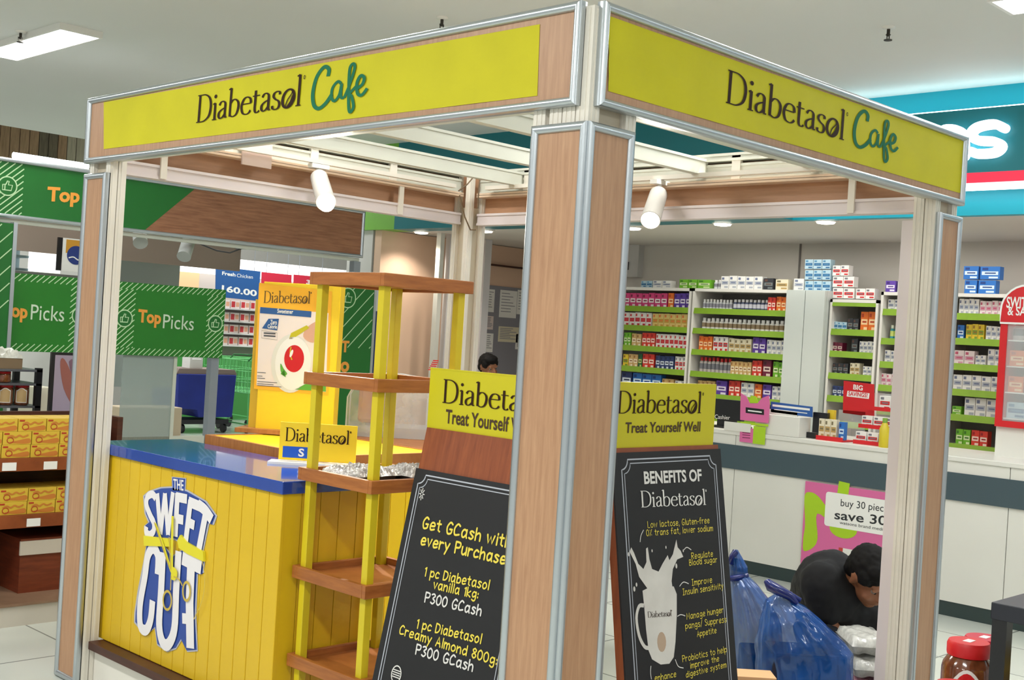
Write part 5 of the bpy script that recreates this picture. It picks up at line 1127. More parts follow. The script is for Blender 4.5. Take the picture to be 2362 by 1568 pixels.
gq = Plane((0, 7.2, 0), (1, 0, 0), (0, 0, 1)).px; a, b = gq(145,548), gq(188,628); t = thing('round_logo_sign', 'hanging panel with an orange top and a round blue emblem beside the left post', 'sign', (a[0], 7.2, b[1]))
gp2 = Plane((0, 7.2, 0), (1, 0, 0), (0, 0, 1)); m = MB(); slab(m, gp2, [(a[0], b[1]), (b[0]+.06, b[1]), (b[0]+.06, a[1]), (a[0], a[1])], -.02, 0); m.mi = 1; zz = a[1]-(a[1]-b[1])*.45; poly(m, gp2, [(a[0]+.03, zz), (b[0]+.05, zz), (b[0]+.05, a[1]-.01), (a[0]+.03, a[1]-.01)], .001); m.mi = 2; poly(m, gp2, oval((a[0]+b[0])/2+.03, a[1]-.13, .075, .075), .002); m.mi = 0; ribbon(m, gp2, smooth([((a[0]+b[0])/2-.03, a[1]-.155), ((a[0]+b[0])/2+.01, a[1]-.145), ((a[0]+b[0])/2+.05, a[1]-.165), ((a[0]+b[0])/2+.09, a[1]-.15)], 5), .005, .003); m.build('panel', [WHT, mat('ochre_print', (206, 150, 50), .5), mat('emblem_blue', (40, 60, 130), .5)], t)
m = MB(); slab(m, gp2, [(a[0]-.035, b[1]), (a[0], b[1]), (a[0], a[1]), (a[0]-.035, a[1])], -.02, .003); m.build('dark_edge', BLK, t)
# pole sign right of the vertical green sign
pp = Plane((0, 6.2, 0), (1, 0, 0), (0, 0, 1)); q = pp.px; a, b = q(834,640), q(862,806)
t = thing('pole_sign', 'slim navy pole sign with a white and green top beside the vertical green sign', 'sign', ((a[0]+b[0])/2, 6.2, 0))
MB().box((a[0]+.06, 6.2, 0), (a[0]+.1, 6.23, b[1])).build('pole', STEEL, t)
m = MB(); slab(m, pp, [(a[0], b[1]-.5), (b[0]+.03, b[1]-.5), (b[0]+.03, a[1]), (a[0], a[1])], -.012, 0); m.mi = 1; z = q(834,664)[1]; poly(m, pp, [(a[0]+.08, z), (b[0]+.02, z), (b[0]+.02, a[1]-.01), (a[0]+.08, a[1]-.01)], .001); m.mi = 2; z1, z2 = q(834,670)[1], q(834,682)[1]; poly(m, pp, [(a[0]+.01, z2), (a[0]+.06, z2), (a[0]+.06, z1), (a[0]+.01, z1)], .001); z = q(834,715)[1]; m.mi = 3; poly(m, pp, [(a[0], b[1]-.5), (b[0]+.03, b[1]-.5), (b[0]+.03, z), (a[0], z)], .0015)
m.mi = 4
for yy, e in ((729, 30), (757, 38), (768, 30), (785, 16), (796, 26)): zz = q(834, yy)[1]; poly(m, pp, [(a[0]+.01, zz-.004), (a[0]+.01+e*.004, zz-.004), (a[0]+.01+e*.004, zz+.004), (a[0]+.01, zz+.004)], .002)
m.build('sign_board', [mat('panel_white_grey', (206, 208, 214), .5), mat('fresh_green_print', (130, 210, 110), .5), PINK, NAVY, WHT], t)
# ---- blue cart, green trolleys, checkout
by = 12.3; bp_ = Plane((0, by, 0), (1, 0, 0), (0, 0, 1)); q = bp_.px
a, b = q(412,862), q(540,962); W_ = b[0]-a[0]
t = thing('fabric_cart', 'big dark blue fabric-sided cart beyond the glass panel', 'cart', ((a[0]+b[0])/2, by+.3, 0))
m = MB(); slab(m, bp_, [(a[0]+.02, b[1]+.12), (a[0]+W_*.35, b[1]+.1), (a[0]+W_*.38, b[1]), (b[0]-.03, b[1]), (b[0], a[1]), (a[0], a[1])], -.7, 0); m.build('fabric_tub', mat('cart_blue', (24, 44, 140), .6, noise=.15, nscale=4), t, .01)
m = MB(); slab(m, bp_, [(a[0]-.02, a[1]), (b[0]+.02, a[1]), (b[0]-.02, a[1]+.07), (a[0]+.02, a[1]+.07)], -.6, -.02); m.build('folded_flap', mat('flap_taupe', (140, 124, 116), .7), t)
m = MB(); c = q(482,910); slab(m, bp_, [(c[0], c[1]-.16), (c[0]+.04, c[1]-.16), (c[0]+.05, c[1]+.2), (c[0]+.01, c[1]+.2)], 0, .006); m.build('white_strap', WHT, t)
m = MB().box((a[0]+.1, by+.05, .12), (b[0]-.05, by+.5, .18)); m.build('base_frame', BLK, t)
for dx in (.15, W_-.1):
    for dy in (.1, .48): MB().tube([(a[0]+dx-.02, by+dy, .06), (a[0]+dx+.02, by+dy, .06)], .06, 14).box((a[0]+dx-.01, by+dy-.01, .06), (a[0]+dx+.01, by+dy+.01, .13)).build('wheel', BLK, t)
GW = mat('trolley_green', (110, 200, 120), .4)
def trolley(lab, x, y):
    t = thing('shopping_trolley', lab, 'trolley', (x, y, 0), group='green shopping trolleys')
    m = MB()
    for z in (.55, .7, .85, 1.0):
        m.tube([(x-.25, y-.35, z), (x+.25, y-.35, z), (x+.25, y+.35, z), (x-.25, y+.35, z), (x-.25, y-.35, z)], .007, 5)
    for k in range(9):
        a_ = -.25+.0625*k; m.tube([(x+a_, y-.35, 1.0), (x+a_, y-.35, .55), (x+a_, y+.35, .55), (x+a_, y+.35, 1.0)], .005, 4)
    for k in range(9):
        a_ = -.35+.0875*k; m.tube([(x-.25, y+a_, 1.0), (x-.25, y+a_, .55), (x+.25, y+a_, .55), (x+.25, y+a_, 1.0)], .005, 4)
    m.build('wire_basket', GW, t); MB().tube([(x-.25, y-.35, 1.0), (x-.28, y-.48, 1.06), (x+.28, y-.48, 1.06), (x+.25, y-.35, 1.0)], .012, 6).build('handle', mat('trolley_handle', (30, 110, 50), .4), t)
    MB().tube([(x-.22, y-.35, .55), (x-.24, y-.4, .12), (x-.24, y+.35, .12), (x+.24, y+.35, .12), (x+.24, y-.4, .12), (x+.22, y-.35, .55)], .011, 6).build('chassis', GW, t)
    for a_ in (-.24, .24):
        for b_ in (-.38, .33): MB().tube([(x+a_-.012, y+b_, .06), (x+a_+.012, y+b_, .06)], .06, 12).tube([(x+a_, y+b_, .06), (x+a_, y+b_, .125)], .009, 6).build('wheel', BLK, t)
e = at(572, 900, 1, 12.6); trolley('green wire shopping trolley right of the blue fabric cart', e.x, 12.6); e = at(535, 830, 1, 13.55); trolley('green wire shopping trolley behind the blue fabric cart', e.x, 13.55)
a, b = at(384, 940, 1, 11.8), at(418, 990, 1, 11.8); solo('checkout_stand', 'low beige checkout stand at the foot of the blue fabric cart', 'stand', MB().box((a.x-.6, 11.8, 0), (b.x, 12.2, a.z)), mat('beige_stand', (196, 178, 150), .6), bevel=.01)
a = at(443, 852, 1, by+.2); solo('receipt_printer', 'white receipt printer standing on the blue fabric cart', 'printer', MB().box((a.x-.1, by+.1, q(412,862)[1]+.071), (a.x+.1, by+.3, q(412,862)[1]+.24)).box((a.x-.07, by+.08, q(412,862)[1]+.19), (a.x+.07, by+.1, q(412,862)[1]+.2)), WHT, bevel=.01)
# ---- shelf of yellow snack boxes at the lower left
sy = 3.9
su = thing('snack_shelf', 'brown wooden shelf unit of yellow boxes at the lower left', 'shelf unit', (.35, 4.1, 0))
SX0, SX1 = -.55, .8
for z in (.8, .515): 
    MB().box((SX0, sy-.06, z-.065), (SX1, sy+.34, z)).build('shelf', REDBR, su)
for x in (SX0, SX1-.03): MB().box((x, sy-.03, .1), (x+.03, sy+.36, 1.0)).build('side_panel', DARKW, su)
MB().box((SX0, sy+.34, .1), (SX1, sy+.36, 1.0)).build('back_panel', DARKW, su)
a0_ = at(45, 1300, 1, sy-.02)
MB().box((a0_.x, sy-.02, .1), (SX1-.04, sy+.32, .385)).build('base_cabinet', wood('base_red_brown', (92, 36, 18), (126, 58, 32), (10, 10, 1), .45, 5), su)
MB().box((a0_.x-.005, sy-.03, .305), (SX1-.04, sy-.019, .375)).build('pale_strip', mat('pale_strip', (196, 188, 174), .5), su)
MB().box((SX0-.1, 3.68, 0), (1.2, 4.6, .1)).build('platform', mat('platform_edge', (196, 190, 178), .5), su); MB().box((SX0-.1, 3.67, .1), (1.2, 4.6, .112)).build('platform_top', wood('platform_wood', (110, 84, 64), (150, 120, 96), (10, 10, 1), .45, 4), su)
for x, z in ((.19, .76), (.4, .76), (.53, .76), (.33, .475)): MB().box((x-.035, sy-.064, z-.02), (x+.035, sy-.061, z+.02)).build('price_tag', WHT, su)
sb = MB(); bw, bh, bd = .142, .064, .2
sb.box((-bw/2, 0, 0), (bw/2, bd, bh)); sp = Plane((0, -.0006, 0), (1, 0, 0), (0, 0, 1)); sb.mi = 1; poly(sb, sp, smooth([(-.04, .012), (.0, .02), (.06, .03), (.066, .008), (.02, .004)], 4, True), .0002); ribbon(sb, sp, smooth([(-.05, .035), (-.03, .045), (-.01, .036), (.01, .046), (.03, .038), (.055, .048)], 4), .004, .0008); sb.mi = 2; ribbon(sb, sp, oval(-.035, .022, .016, .014, 14), .002, .001, True); rect(sb, sp, -.066, .05, -.04, .058, .0008)
b0_ = sb.build('snack_box', [mat('snack_yellow', (212, 178, 62), .4), mat('snack_orange', (196, 122, 52), .45), mat('snack_red', (176, 50, 36), .45)], origin=(0, 0, 0)); first = True
for rows, z0, wh in ((3, .801, 'upper'), (2, .516, 'lower')):
    for r_ in range(rows):
        offs = .025 if (r_ == 2) else (-.05 if r_ == 1 else -.055)
        for i in range(7):
            x = -.38+offs+i*.147+.075
            if x > .7 or (r_ == 2 and i < 3): continue
            o = b0_ if first else b0_.copy()
            if not first: C.objects.link(o)
            first = False; o.location = (x, sy-.04+r_*.004, z0+r_*(bh+.001))
            tag(o, 'yellow snack box in the %s row on the %s shelf of the brown unit' % (('bottom', 'middle', 'top')[r_] if rows == 3 else ('bottom', 'top')[r_], wh), 'box', 'yellow snack boxes, %s row of the %s shelf' % (('bottom', 'middle', 'top')[r_] if rows == 3 else ('bottom', 'top')[r_], wh))
# framed picture behind
fp = Plane((0, 4.45, 0), (1, 0, 0), (0, 0, 1)); q = fp.px; a, b = q(120,812), q(172,962)
t = thing('framed_poster', 'black-framed mauve poster standing behind the yellow snack boxes', 'poster', (a[0]+.15, 4.45, .112))
m = MB(); slab(m, fp, [(a[0], b[1]), (a[0]+.34, b[1]), (a[0]+.34, a[1]), (a[0], a[1])], -.02, 0); m.build('frame', BLK, t)
m = MB(); poly(m, fp, [(a[0]+.02, b[1]+.02), (a[0]+.32, b[1]+.02), (a[0]+.32, a[1]-.015), (a[0]+.02, a[1]-.015)], .001); m.mi = 1; poly(m, fp, smooth([(a[0]+.05, a[1]-.05), (a[0]+.09, a[1]-.06), (a[0]+.2, b[1]+.06), (a[0]+.16, b[1]+.04), (a[0]+.08, b[1]+.16)], 4, True), .002); m.mi = 2; poly(m, fp, smooth([(a[0]+.1, a[1]-.05), (a[0]+.2, a[1]-.07), (a[0]+.26, b[1]+.1), (a[0]+.18, b[1]+.12)], 4, True), .0022); m.build('picture', [mat('mauve_print', (150, 138, 156), .5), mat('rust_print', (140, 84, 76), .5), mat('plum_print', (112, 84, 100), .5)], t)
MB().box((a[0]+.05, 4.47, .1135), (a[0]+.08, 4.5, b[1]+.05)).box((a[0]+.26, 4.47, .1135), (a[0]+.29, 4.5, b[1]+.05)).build('stand', BLK, t)
# black rack with red-lidded jars
ry_ = 4.75; rp_ = Plane((0, ry_, 0), (1, 0, 0), (0, 0, 1)); q = rp_.px
xr = q(96,900)[0]; t = thing('jar_rack', 'black metal rack of red-lidded jars at the left, above the yellow snack boxes', 'rack', (xr-.3, ry_+.15, 0)); z1_, z2_, z3_ = q(50,936)[1], q(40,884)[1], q(40,852)[1]
for x in (xr-.035, xr-.62):
    for y in (ry_, ry_+.3): MB().box((x, y, 0), (x+.035, y+.03, z3_+.01)).build('post', BLK, t)
for z in (z1_, z2_, z3_): MB().box((xr-.62, ry_, z-.012), (xr, ry_+.33, z)).build('shelf', mat('rack_grey', (90, 92, 96), .4), t)
def jar(lab, x, y, z, r, h, grp, lidc=REDP, label=True, fill=(120, 70, 40), big=False):
    z += .0012; t = thing('jar', lab, 'jar', (x, y, z), group=grp)
    k_ = 1.16 if big else 1.0; MB().lathe((x, y, z), [(r*.8*k_, 0), (r*.98*k_, h*.05), (r*k_, h*.12), (r*k_, h*(.77 if big else .66)), (r*.95*k_, h*.81), (r*.84, h*(.885 if big else .82))], 28).build('jar_body', mat('jar_fill_%d%d' % (fill[0], fill[1]), fill, .12, noise=.35, nscale=45, coat=.6), t)
    n = 26; m = MB(); l0 = .88 if big else .82; m.lathe((x, y, z), [(r*.95, h*l0), (r*.97, h*(l0+.02)), (r*.97, h*.97), (r*.9, h)], n); ld = m.build('lid', lidc, t)
    if big: MB().box((x-.02, y-.012, z+h+.0003), (x+.02, y+.012, z+h+.001)).build('price_sticker', WHT, ld)
    if label:
        m = MB(); vs = []
        d = V((CAM.x-x, CAM.y-y, 0)).normalized(); th = math.atan2(d.y, d.x)
        for mi, (aw, z0, z1, rr) in enumerate(((.75, .12, .80, 1.012*k_), (.66, .15, .77, 1.018*k_))):
            m.mi = mi; vs = []
            for zz in (z0, z1-.12 if True else z1):
                for k in range(9): t_ = th-aw+2*aw*k/8; vs.append((x+r*rr*math.cos(t_), y+r*rr*math.sin(t_), z+h*zz))
            for k in range(9): t_ = th-aw*.8+1.6*aw*k/8; vs.append((x+r*rr*math.cos(t_), y+r*rr*math.sin(t_), z+h*(z1-.12+.12*math.sin(math.pi*k/8))))
            m.add(vs, [(k, k+1, 10+k, 9+k) for k in range(8)]+[(9+k, 10+k, 19+k, 18+k) for k in range(8)])
        if big:
            m.mi = 2
            for j, (zz, a0, a1) in enumerate(((.56, -.4, .35), (.45, -.3, .42))):
                vs = []
                for k in range(15):
                    t_ = th+a0+(a1-a0)*k/14; b_ = .022*math.sin(k*1.9+j)
                    for o in (-.012, .012): vs.append((x+r*1.024*k_*math.cos(t_), y+r*1.024*k_*math.sin(t_), z+h*(zz+b_+o)))
                m.add(vs, [(2*k, 2*k+2, 2*k+3, 2*k+1) for k in range(14)])
        m.build('jar_label', [WHT, REDP if big else mat('kraft_label', (190, 160, 110), .5), mat('pale_script', (236, 206, 190), .5)], t)
    return t
for i in range(5): jar('small red-lidded jar in the row on the lower shelf of the black rack', xr-.09-i*.095, ry_+.06, z1_, .042, .125, 'small jars on the lower rack shelf')
for i in range(4): jar('small red-lidded jar in the row on the middle shelf of the black rack', xr-.2-i*.095, ry_+.06, z2_, .04, z3_-z2_-.016, 'small jars on the middle rack shelf', label=False)
m = MB().box((xr-.5, ry_+.05, z3_+.001), (xr-.1, ry_+.28, z3_+.06)); solo('cardboard_box', 'open brown cardboard box on top of the black jar rack', 'box', m, mat('kraft_board', (128, 108, 82), .8))
solo('plastic_bag', 'crumpled pale plastic bag lying on the brown cardboard box', 'bag', crumple((xr-.3, ry_+.16, z3_+.0615), .42, .22, .08, 77), mat('pale_bag', (206, 206, 196), .25, noise=.2, nscale=30))
a, b = at(88, 893, 1, 5.2), at(121, 936, 1, 5.2); solo('white_crate', 'cream white crate between the black jar rack and the framed poster', 'crate', MB().box((a.x, 5.2, b.z-.3), (b.x, 5.5, a.z)).box((a.x-.02, 5.18, 0), (b.x+.02, 5.52, b.z-.3)), mat('crate_cream', (222, 216, 196), .6), bevel=.006)
# ================================================================ PEOPLE, BAGS, JARS
def chain(m, pts, k=7):
    # pts = [(point, radius)]: overlapping balls along a limb, later fused into one skin
    for (a, ra), (b, rb) in zip(pts, pts[1:]):
        a, b = V(a), V(b); n = max(2, int((b-a).length/(min(ra, rb)*.35))+1)
        for i in range(n+1):
            t = i/n; m.ball(a.lerp(b, t), ra+(rb-ra)*t, 12, 8)
def fuse(m, name, mt, parent, vox, sm=6, disp=None):
    o = m.build(name, mt, parent)
    r = o.modifiers.new('fuse', 'REMESH'); r.mode = 'VOXEL'; r.voxel_size = vox; r.use_smooth_shade = True
    s = o.modifiers.new('soften', 'SMOOTH'); s.iterations = sm; s.factor = .5
    if disp:
        tx = bpy.data.textures.new(name+'_folds', 'CLOUDS'); tx.noise_scale = disp[0]; d = o.modifiers.new('folds', 'DISPLACE'); d.texture = tx; d.strength = disp[1]; d.mid_level = .5
    return o
def head(body, hair, C0, face, up, S=1.0, hairline=.0):
    # C0 = middle of the skull, face = looking direction, up = crown direction
    f = V(face).normalized(); u = V(up); u = (u-f*u.dot(f)).normalized(); s = f.cross(u)
    R = Matrix((s, f, u)).transposed()
    P = lambda x, y, z: V(C0)+(s*x+f*y+u*z)*S
    body.ball(P(0, -.012, .03), (.074*S, .092*S, .088*S), 18, 12, R)
    body.ball(P(0, .03, -.035), (.058*S, .062*S, .075*S), 16, 10, R)          # jaw and cheeks
    body.ball(P(0, .052, -.088), (.032*S, .03*S, .026*S), 12, 8, R)            # chin
    chain(body, [(P(0, .086, .012), .009*S), (P(0, .104, -.022), .014*S)]); body.ball(P(.013, .094, -.028), .010*S, 8, 6); body.ball(P(-.013, .094, -.028), .010*S, 8, 6)
    for x in (-1, 1):
        body.ball(P(x*.032, .076, .03), (.026*S, .013*S, .009*S), 10, 6, R)     # brow ridge
        body.ball(P(x*.04, .058, -.03), (.022*S, .022*S, .022*S), 10, 6, R)     # cheekbone
        for q in ((0, 0), (.008, .018), (-.002, .03), (-.012, .012), (-.006, -.018)): body.ball(P(x*.078, -.008+q[0], .005+q[1]), (.008*S, .013*S, .014*S), 8, 6, R)   # ear
    body.ball(P(0, .088, -.05), (.024*S, .01*S, .0055*S), 10, 6, R); body.ball(P(0, .086, -.062), (.021*S, .011*S, .007*S), 10, 6, R)   # lips
    hair.ball(P(0, -.022, .046), (.083*S, .098*S, .092*S), 18, 12, R); hair.ball(P(0, .03, .092), (.07*S, .062*S, .04*S), 14, 9, R)
    hair.ball(P(0, -.07, .0), (.07*S, .05*S, .07*S), 14, 9, R)
    for x in (-1, 1): hair.ball(P(x*.066, .018, .05), (.018*S, .04*S, .035*S), 10, 8, R)
    return P, R
def eyes(P, R, S, parent):
    for x in (-1, 1):
        m = MB(); m.ball(P(x*.031, .067, .012), .0125*S, 12, 8); m.mi = 1; m.ball(P(x*.031, .0745, .010), .0068*S, 8, 6); m.build('eye', [mat('eye_white', (150, 136, 122), .4), HAIR], parent)
def handm(body, w, d, n, S=1.0, curl=.5):
    # palm and five separate fingers; w = wrist, d = along the hand, n = back of the hand
    w, d, n = V(w), V(d).normalized(), V(n); n = (n-d*n.dot(d)).normalized(); s = d.cross(n)
    for i in range(-2, 3): chain(body, [(w+s*(i*.008), .016*S), (w+d*.085*S+s*(i*.017), .0125*S)])
    for i, L in zip((-1.5, -.5, .5, 1.5), (.06, .075, .08, .068)):
        a = w+d*.085*S+s*(i*.021); b = a+(d-n*curl*.4)*L*.45*S; c = b+(d-n*curl)*L*.35*S; e = c+(d*.6-n*curl*1.2)*L*.3*S
        chain(body, [(a, .0095*S), (b, .0088*S), (c, .008*S), (e, .007*S)])
    a = w+d*.02*S+s*.03; b = a+(d*.6+s*.8)*.04*S; chain(body, [(a, .014*S), (b, .011*S), (b+(d-n*.4)*.03*S, .009*S)])
# ---- the crouching man
D0 = 5.35
def J(px, py, dz=0.0): return dep(px, py, D0+dz)
fl = lambda p, z: V((p.x, p.y, z))
pel = J(1930, 1480, .42); pel.z = .26
mid = J(1902, 1370, .36); chest = J(1912, 1345, .14); sL = J(1893, 1345, .0); sR = J(2040, 1370, .22); nk = J(1958, 1338, .1)
kn = fl(J(1900, 1500, -.05), .3); an = fl(J(1880, 1520, .4), .08); kn2 = fl(J(2020, 1500, .1), .3); an2 = fl(J(1985, 1520, .55), .08)
elL = J(1912, 1445, .0); haL = J(1960, 1500, .06); elR = J(2062, 1450, .1); haR = J(2036, 1496, .1)
mn = thing('person', 'crouching person in a black t-shirt bending forward beside the blue bags', 'person', fl(pel, 0))
bd, hr, sh = MB(), MB(), MB()
hc = J(2006, 1332, -.06); fdir = -fw*.62+RT*.40+V((0, 0, -.66)); udir = V((0, 0, 1))*.7-fw*.62+RT*.1
P, R = head(bd, hr, hc, fdir, udir, 1.08)
chain(bd, [(P(0, -.05, -.06), .055), (nk, .06), (chest, .1)]); chain(bd, [(chest, .13), (mid, .14), (pel, .15)])
chain(bd, [(chest, .1), (sL, .075), (sL.lerp(elL, .5), .052), (elL, .042), (elL.lerp(haL, .35), .042), (haL, .027)]); chain(bd, [(chest, .1), (sR, .075), (elR, .045), (haR, .027)])
handm(bd, haL, (RT*.8-fw*.4+V((0, 0, -.3))), V((0, 0, 1))); handm(bd, haR, (-RT*.5-fw*.6+V((0, 0, -.4))), V((0, 0, 1)))
chain(bd, [(pel+RT*-.08, .11), (kn, .075), (an, .05), (an-fw*.16+V((0, 0, -.045)), .035)]); chain(bd, [(pel+RT*.08, .11), (kn2, .075), (an2, .05), (an2-fw*.16+V((0, 0, -.045)), .035)])
fuse(bd, 'body', SKIN, mn, .0075, 4); eyes(P, R, 1.08, mn)
fuse(hr, 'hair', HAIR, mn, .008, 3, (.02, .012))
chain(sh, [(nk+V((0, 0, -.02)), .07), (chest, .152), (mid, .165), (pel, .17)]); chain(sh, [(chest, .13), (sL, .095), (sL.lerp(elL, .62), .075)]); chain(sh, [(chest, .13), (sR, .095), (sR.lerp(elR, .6), .075)])
chain(sh, [(sL, .09), (J(1935, 1380, .05), .11), (sR, .09)]); chain(sh, [(J(1950, 1400, .1), .11), (J(2010, 1425, .1), .10)])
fuse(sh, 'shirt', SHIRT, mn, .012, 4, (.07, .02))
tr = MB(); chain(tr, [(pel, .165), (pel+RT*-.08, .13), (kn, .09), (an, .065)]); chain(tr, [(pel, .165), (pel+RT*.08, .13), (kn2, .09), (an2, .065)]); fuse(tr, 'trousers', mat('dark_trousers', (32, 34, 42), .8), mn, .012, 4, (.06, .015))
so = MB()
for a in (an, an2): chain(so, [(a+V((0, 0, -.035)), .045), (a-fw*.17+V((0, 0, -.045)), .036)])
fuse(so, 'shoes', BLK, mn, .01, 2)
# ---- the clerk seated behind the counter, mostly hidden
ck = thing('person', 'seated clerk with dark hair, only the head top showing behind the left sandwich board', 'person', (5.95, 6.0, 0))
bd, hr, sh = MB(), MB(), MB(); DC = 11.5
hc = dep(1127, 848, DC); f2 = -fw*.75+RT*.6+V((0, 0, -.25)); P, R = head(bd, hr, hc, f2, V((0, 0, 1))*.95-fw*.25, 1.0)
bz = V((hc.x, hc.y, 0)); bk = V((f2.x, f2.y, 0)).normalized(); sd = V((bk.y, -bk.x, 0))
chain(bd, [(hc+V((0, 0, -.08))-bk*.04, .055), (hc+V((0, 0, -.2))-bk*.06, .06), (hc+V((0, 0, -.4))-bk*.08, .14), (hc+V((0, 0, -.72))-bk*.06, .15)])
for s in (-1, 1):
    a = hc+V((0, 0, -.27))-bk*.06+sd*s*.19; e = a+V((0, 0, -.28))+bk*.03+sd*s*.03; h_ = e+bk*.24+V((0, 0, .02)); chain(bd, [(hc+V((0, 0, -.3))-bk*.06, .09), (a, .06), (e, .042), (h_, .028)]); handm(bd, h_, bk, V((0, 0, 1)))
    chain(sh, [(hc+V((0, 0, -.32))-bk*.06, .12), (a, .08), (a.lerp(e, .7), .065)])
    hp_ = hc+V((0, 0, -.74))-bk*.04+sd*s*.1; k_ = hp_+bk*.42; chain(bd, [(hp_, .1), (k_, .065), (V((k_.x, k_.y, .09)), .045), (V((k_.x, k_.y, .04))+bk*.14, .035)])
chain(sh, [(hc+V((0, 0, -.34))-bk*.08, .155), (hc+V((0, 0, -.74))-bk*.05, .17)])
fuse(bd, 'body', SKIN, ck, .009, 4); fuse(hr, 'hair', HAIR, ck, .009, 3, (.02, .012)); fuse(sh, 'shirt', mat('white_uniform', (216, 216, 220), .8), ck, .014, 4); eyes(P, R, 1.0, ck)
st = thing('stool', 'round grey stool under the seated clerk', 'stool', (hc.x-bk.x*.05, hc.y-bk.y*.05, 0)); sx, sy_ = hc.x-bk.x*.05, hc.y-bk.y*.05; sz = max(hc.z-.93, .25)
MB().lathe((sx, sy_, 0), [(.18, sz-.05), (.19, sz-.02), (.17, sz)], 20).build('seat', DGREY, st); MB().lathe((sx, sy_, 0), [(.2, 0), (.2, .03), (.03, .05), (.03, sz-.05)], 20).build('pedestal', STEEL, st)
# ---- blue plastic bags
BAG = mat('blue_bag_film', (18, 84, 164), .14, trans=.0, alpha=.68, spec=.7, noise=.35, nscale=7, bump=.25)
BAGD = mat('dark_bag_film', (26, 40, 110), .2, alpha=.95, spec=.7)
def bag(name, lab, levels, D, seed, n=72):
    # levels = [(pixel row, left, right, depth of the bag)] from the gathered neck down to the floor
    t = thing(name, lab, 'bag', V((dep(levels[-1][1], levels[-1][0], D).x, dep(levels[-1][1], levels[-1][0], D).y, 0)), group='blue plastic bags')
    rnd = random.Random(seed); ph = [rnd.uniform(0, 6.3) for _ in range(8)]; L = []
    for i in range(len(levels)-1):
        for k in range(5): L.append([levels[i][c]+(levels[i+1][c]-levels[i][c])*k/5 for c in range(4)])
    L.append(list(levels[-1])); m = MB(); vs = []
    for j, (py, l, r, th) in enumerate(L):
        a, b = dep(l, py, D), dep(r, py, D); c = (a+b)/2; w = (b-a).length/2; ax = (b-a).normalized(); ay = V((fw.x, fw.y, 0)).normalized(); v = j/(len(L)-1)
        for k in range(n):
            t_ = 2*math.pi*k/n; ct_, s_ = math.cos(t_), math.sin(t_); sq = 2.6
            rr = (abs(ct_)**sq+abs(s_)**sq)**(-1/sq)
            cr = 1+.05*(1-v*.5)*math.sin(t_*9+ph[0]+v*6)+.035*math.sin(t_*17+ph[1]-v*9)+.03*math.sin(v*24+t_*4+ph[2])+.02*math.sin(t_*31+v*13+ph[3])+rnd.uniform(-.008, .008)
            p = c+ax*(w*rr*ct_*(1+(cr-1)*.35 if abs(ct_) > .8 else cr))+ay*(th*rr*s_*cr); p.z = max(p.z, .004) if v > .9 else p.z; vs.append(p)
    fs = [(j*n+k, j*n+(k+1) % n, (j+1)*n+(k+1) % n, (j+1)*n+k) for j in range(len(L)-1) for k in range(n)]
    m.smooth = True; m.add(vs, fs); m.smooth = False; m.add(vs[:n], [tuple(range(n))]); m.add(vs[-n:], [tuple(range(n-1, -1, -1))])
    m.build('bag_film', BAG, t)
    l, r = levels[-2][1], levels[-2][2]; a, b = dep(l+18, 1500, D), dep(r-16, 1500, D); ax = V((b.x-a.x, b.y-a.y, 0)); w_ = ax.length; ax.normalize(); ay = V((fw.x, fw.y, 0)).normalized(); q = MB(); zt = dep((l+r)/2, max(1495, levels[4][0]+30), D).z
    vs = [V((a.x, a.y, 0))+ax*u+ay*v+V((0, 0, z)) for z in (.01, zt) for u, v in ((.01, -.1), (w_-.01, -.1), (w_-.01, .1), (.01, .1))]
    q.add(vs, [(3,2,1,0),(4,5,6,7),(0,1,5,4),(1,2,6,5),(2,3,7,6),(3,0,4,7)]); q.build('dark_contents', mat('navy_carton', (14, 20, 50), .6), t, .01); return t
b1 = bag('plastic_bag', 'tall blue plastic bag with a knotted top beside the right sandwich board', [(1268,1690,1702,.012),(1286,1686,1712,.03),(1305,1683,1722,.05),(1325,1681,1724,.05),(1345,1682,1745,.09),(1380,1683,1772,.12),(1430,1684,1796,.15),(1480,1686,1800,.16),(1560,1690,1800,.16),(1600,1692,1798,.16)], 5.2, 5)
MB().tube([dep(1697, 1272, 5.17), dep(1689, 1282, 5.16), dep(1684, 1296, 5.17), dep(1690, 1300, 5.18)], [.014, .012, .012, .01], 8).build('knot', BAGD, b1)
MB().tube([dep(1682, 1334, 5.15), dep(1700, 1333, 5.14), dep(1724, 1326, 5.17)], [.012, .014, .01], 8).build('tie', BAGD, b1)
b2 = bag('plastic_bag', 'wide blue plastic bag with dark handles, in front of the crouching person', [(1372,1785,1806,.02),(1385,1768,1830,.05),(1402,1764,1862,.09),(1425,1758,1888,.11),(1450,1752,1914,.12),(1478,1748,1944,.13),(1500,1746,1962,.13),(1530,1746,1964,.13),(1580,1748,1962,.13),(1618,1750,1960,.13)], 4.82, 9)
MB().tube([dep(1768, 1340, 4.8), dep(1776, 1352, 4.78), dep(1796, 1362, 4.78), dep(1822, 1374, 4.78), dep(1838, 1392, 4.78)], [.012, .02, .02, .018, .01], 10).build('handle', BAGD, b2)
MB().tube([dep(1772, 1340, 4.84), dep(1800, 1358, 4.87), dep(1846, 1384, 4.87)], [.01, .014, .01], 8).build('handle', BAGD, b2)
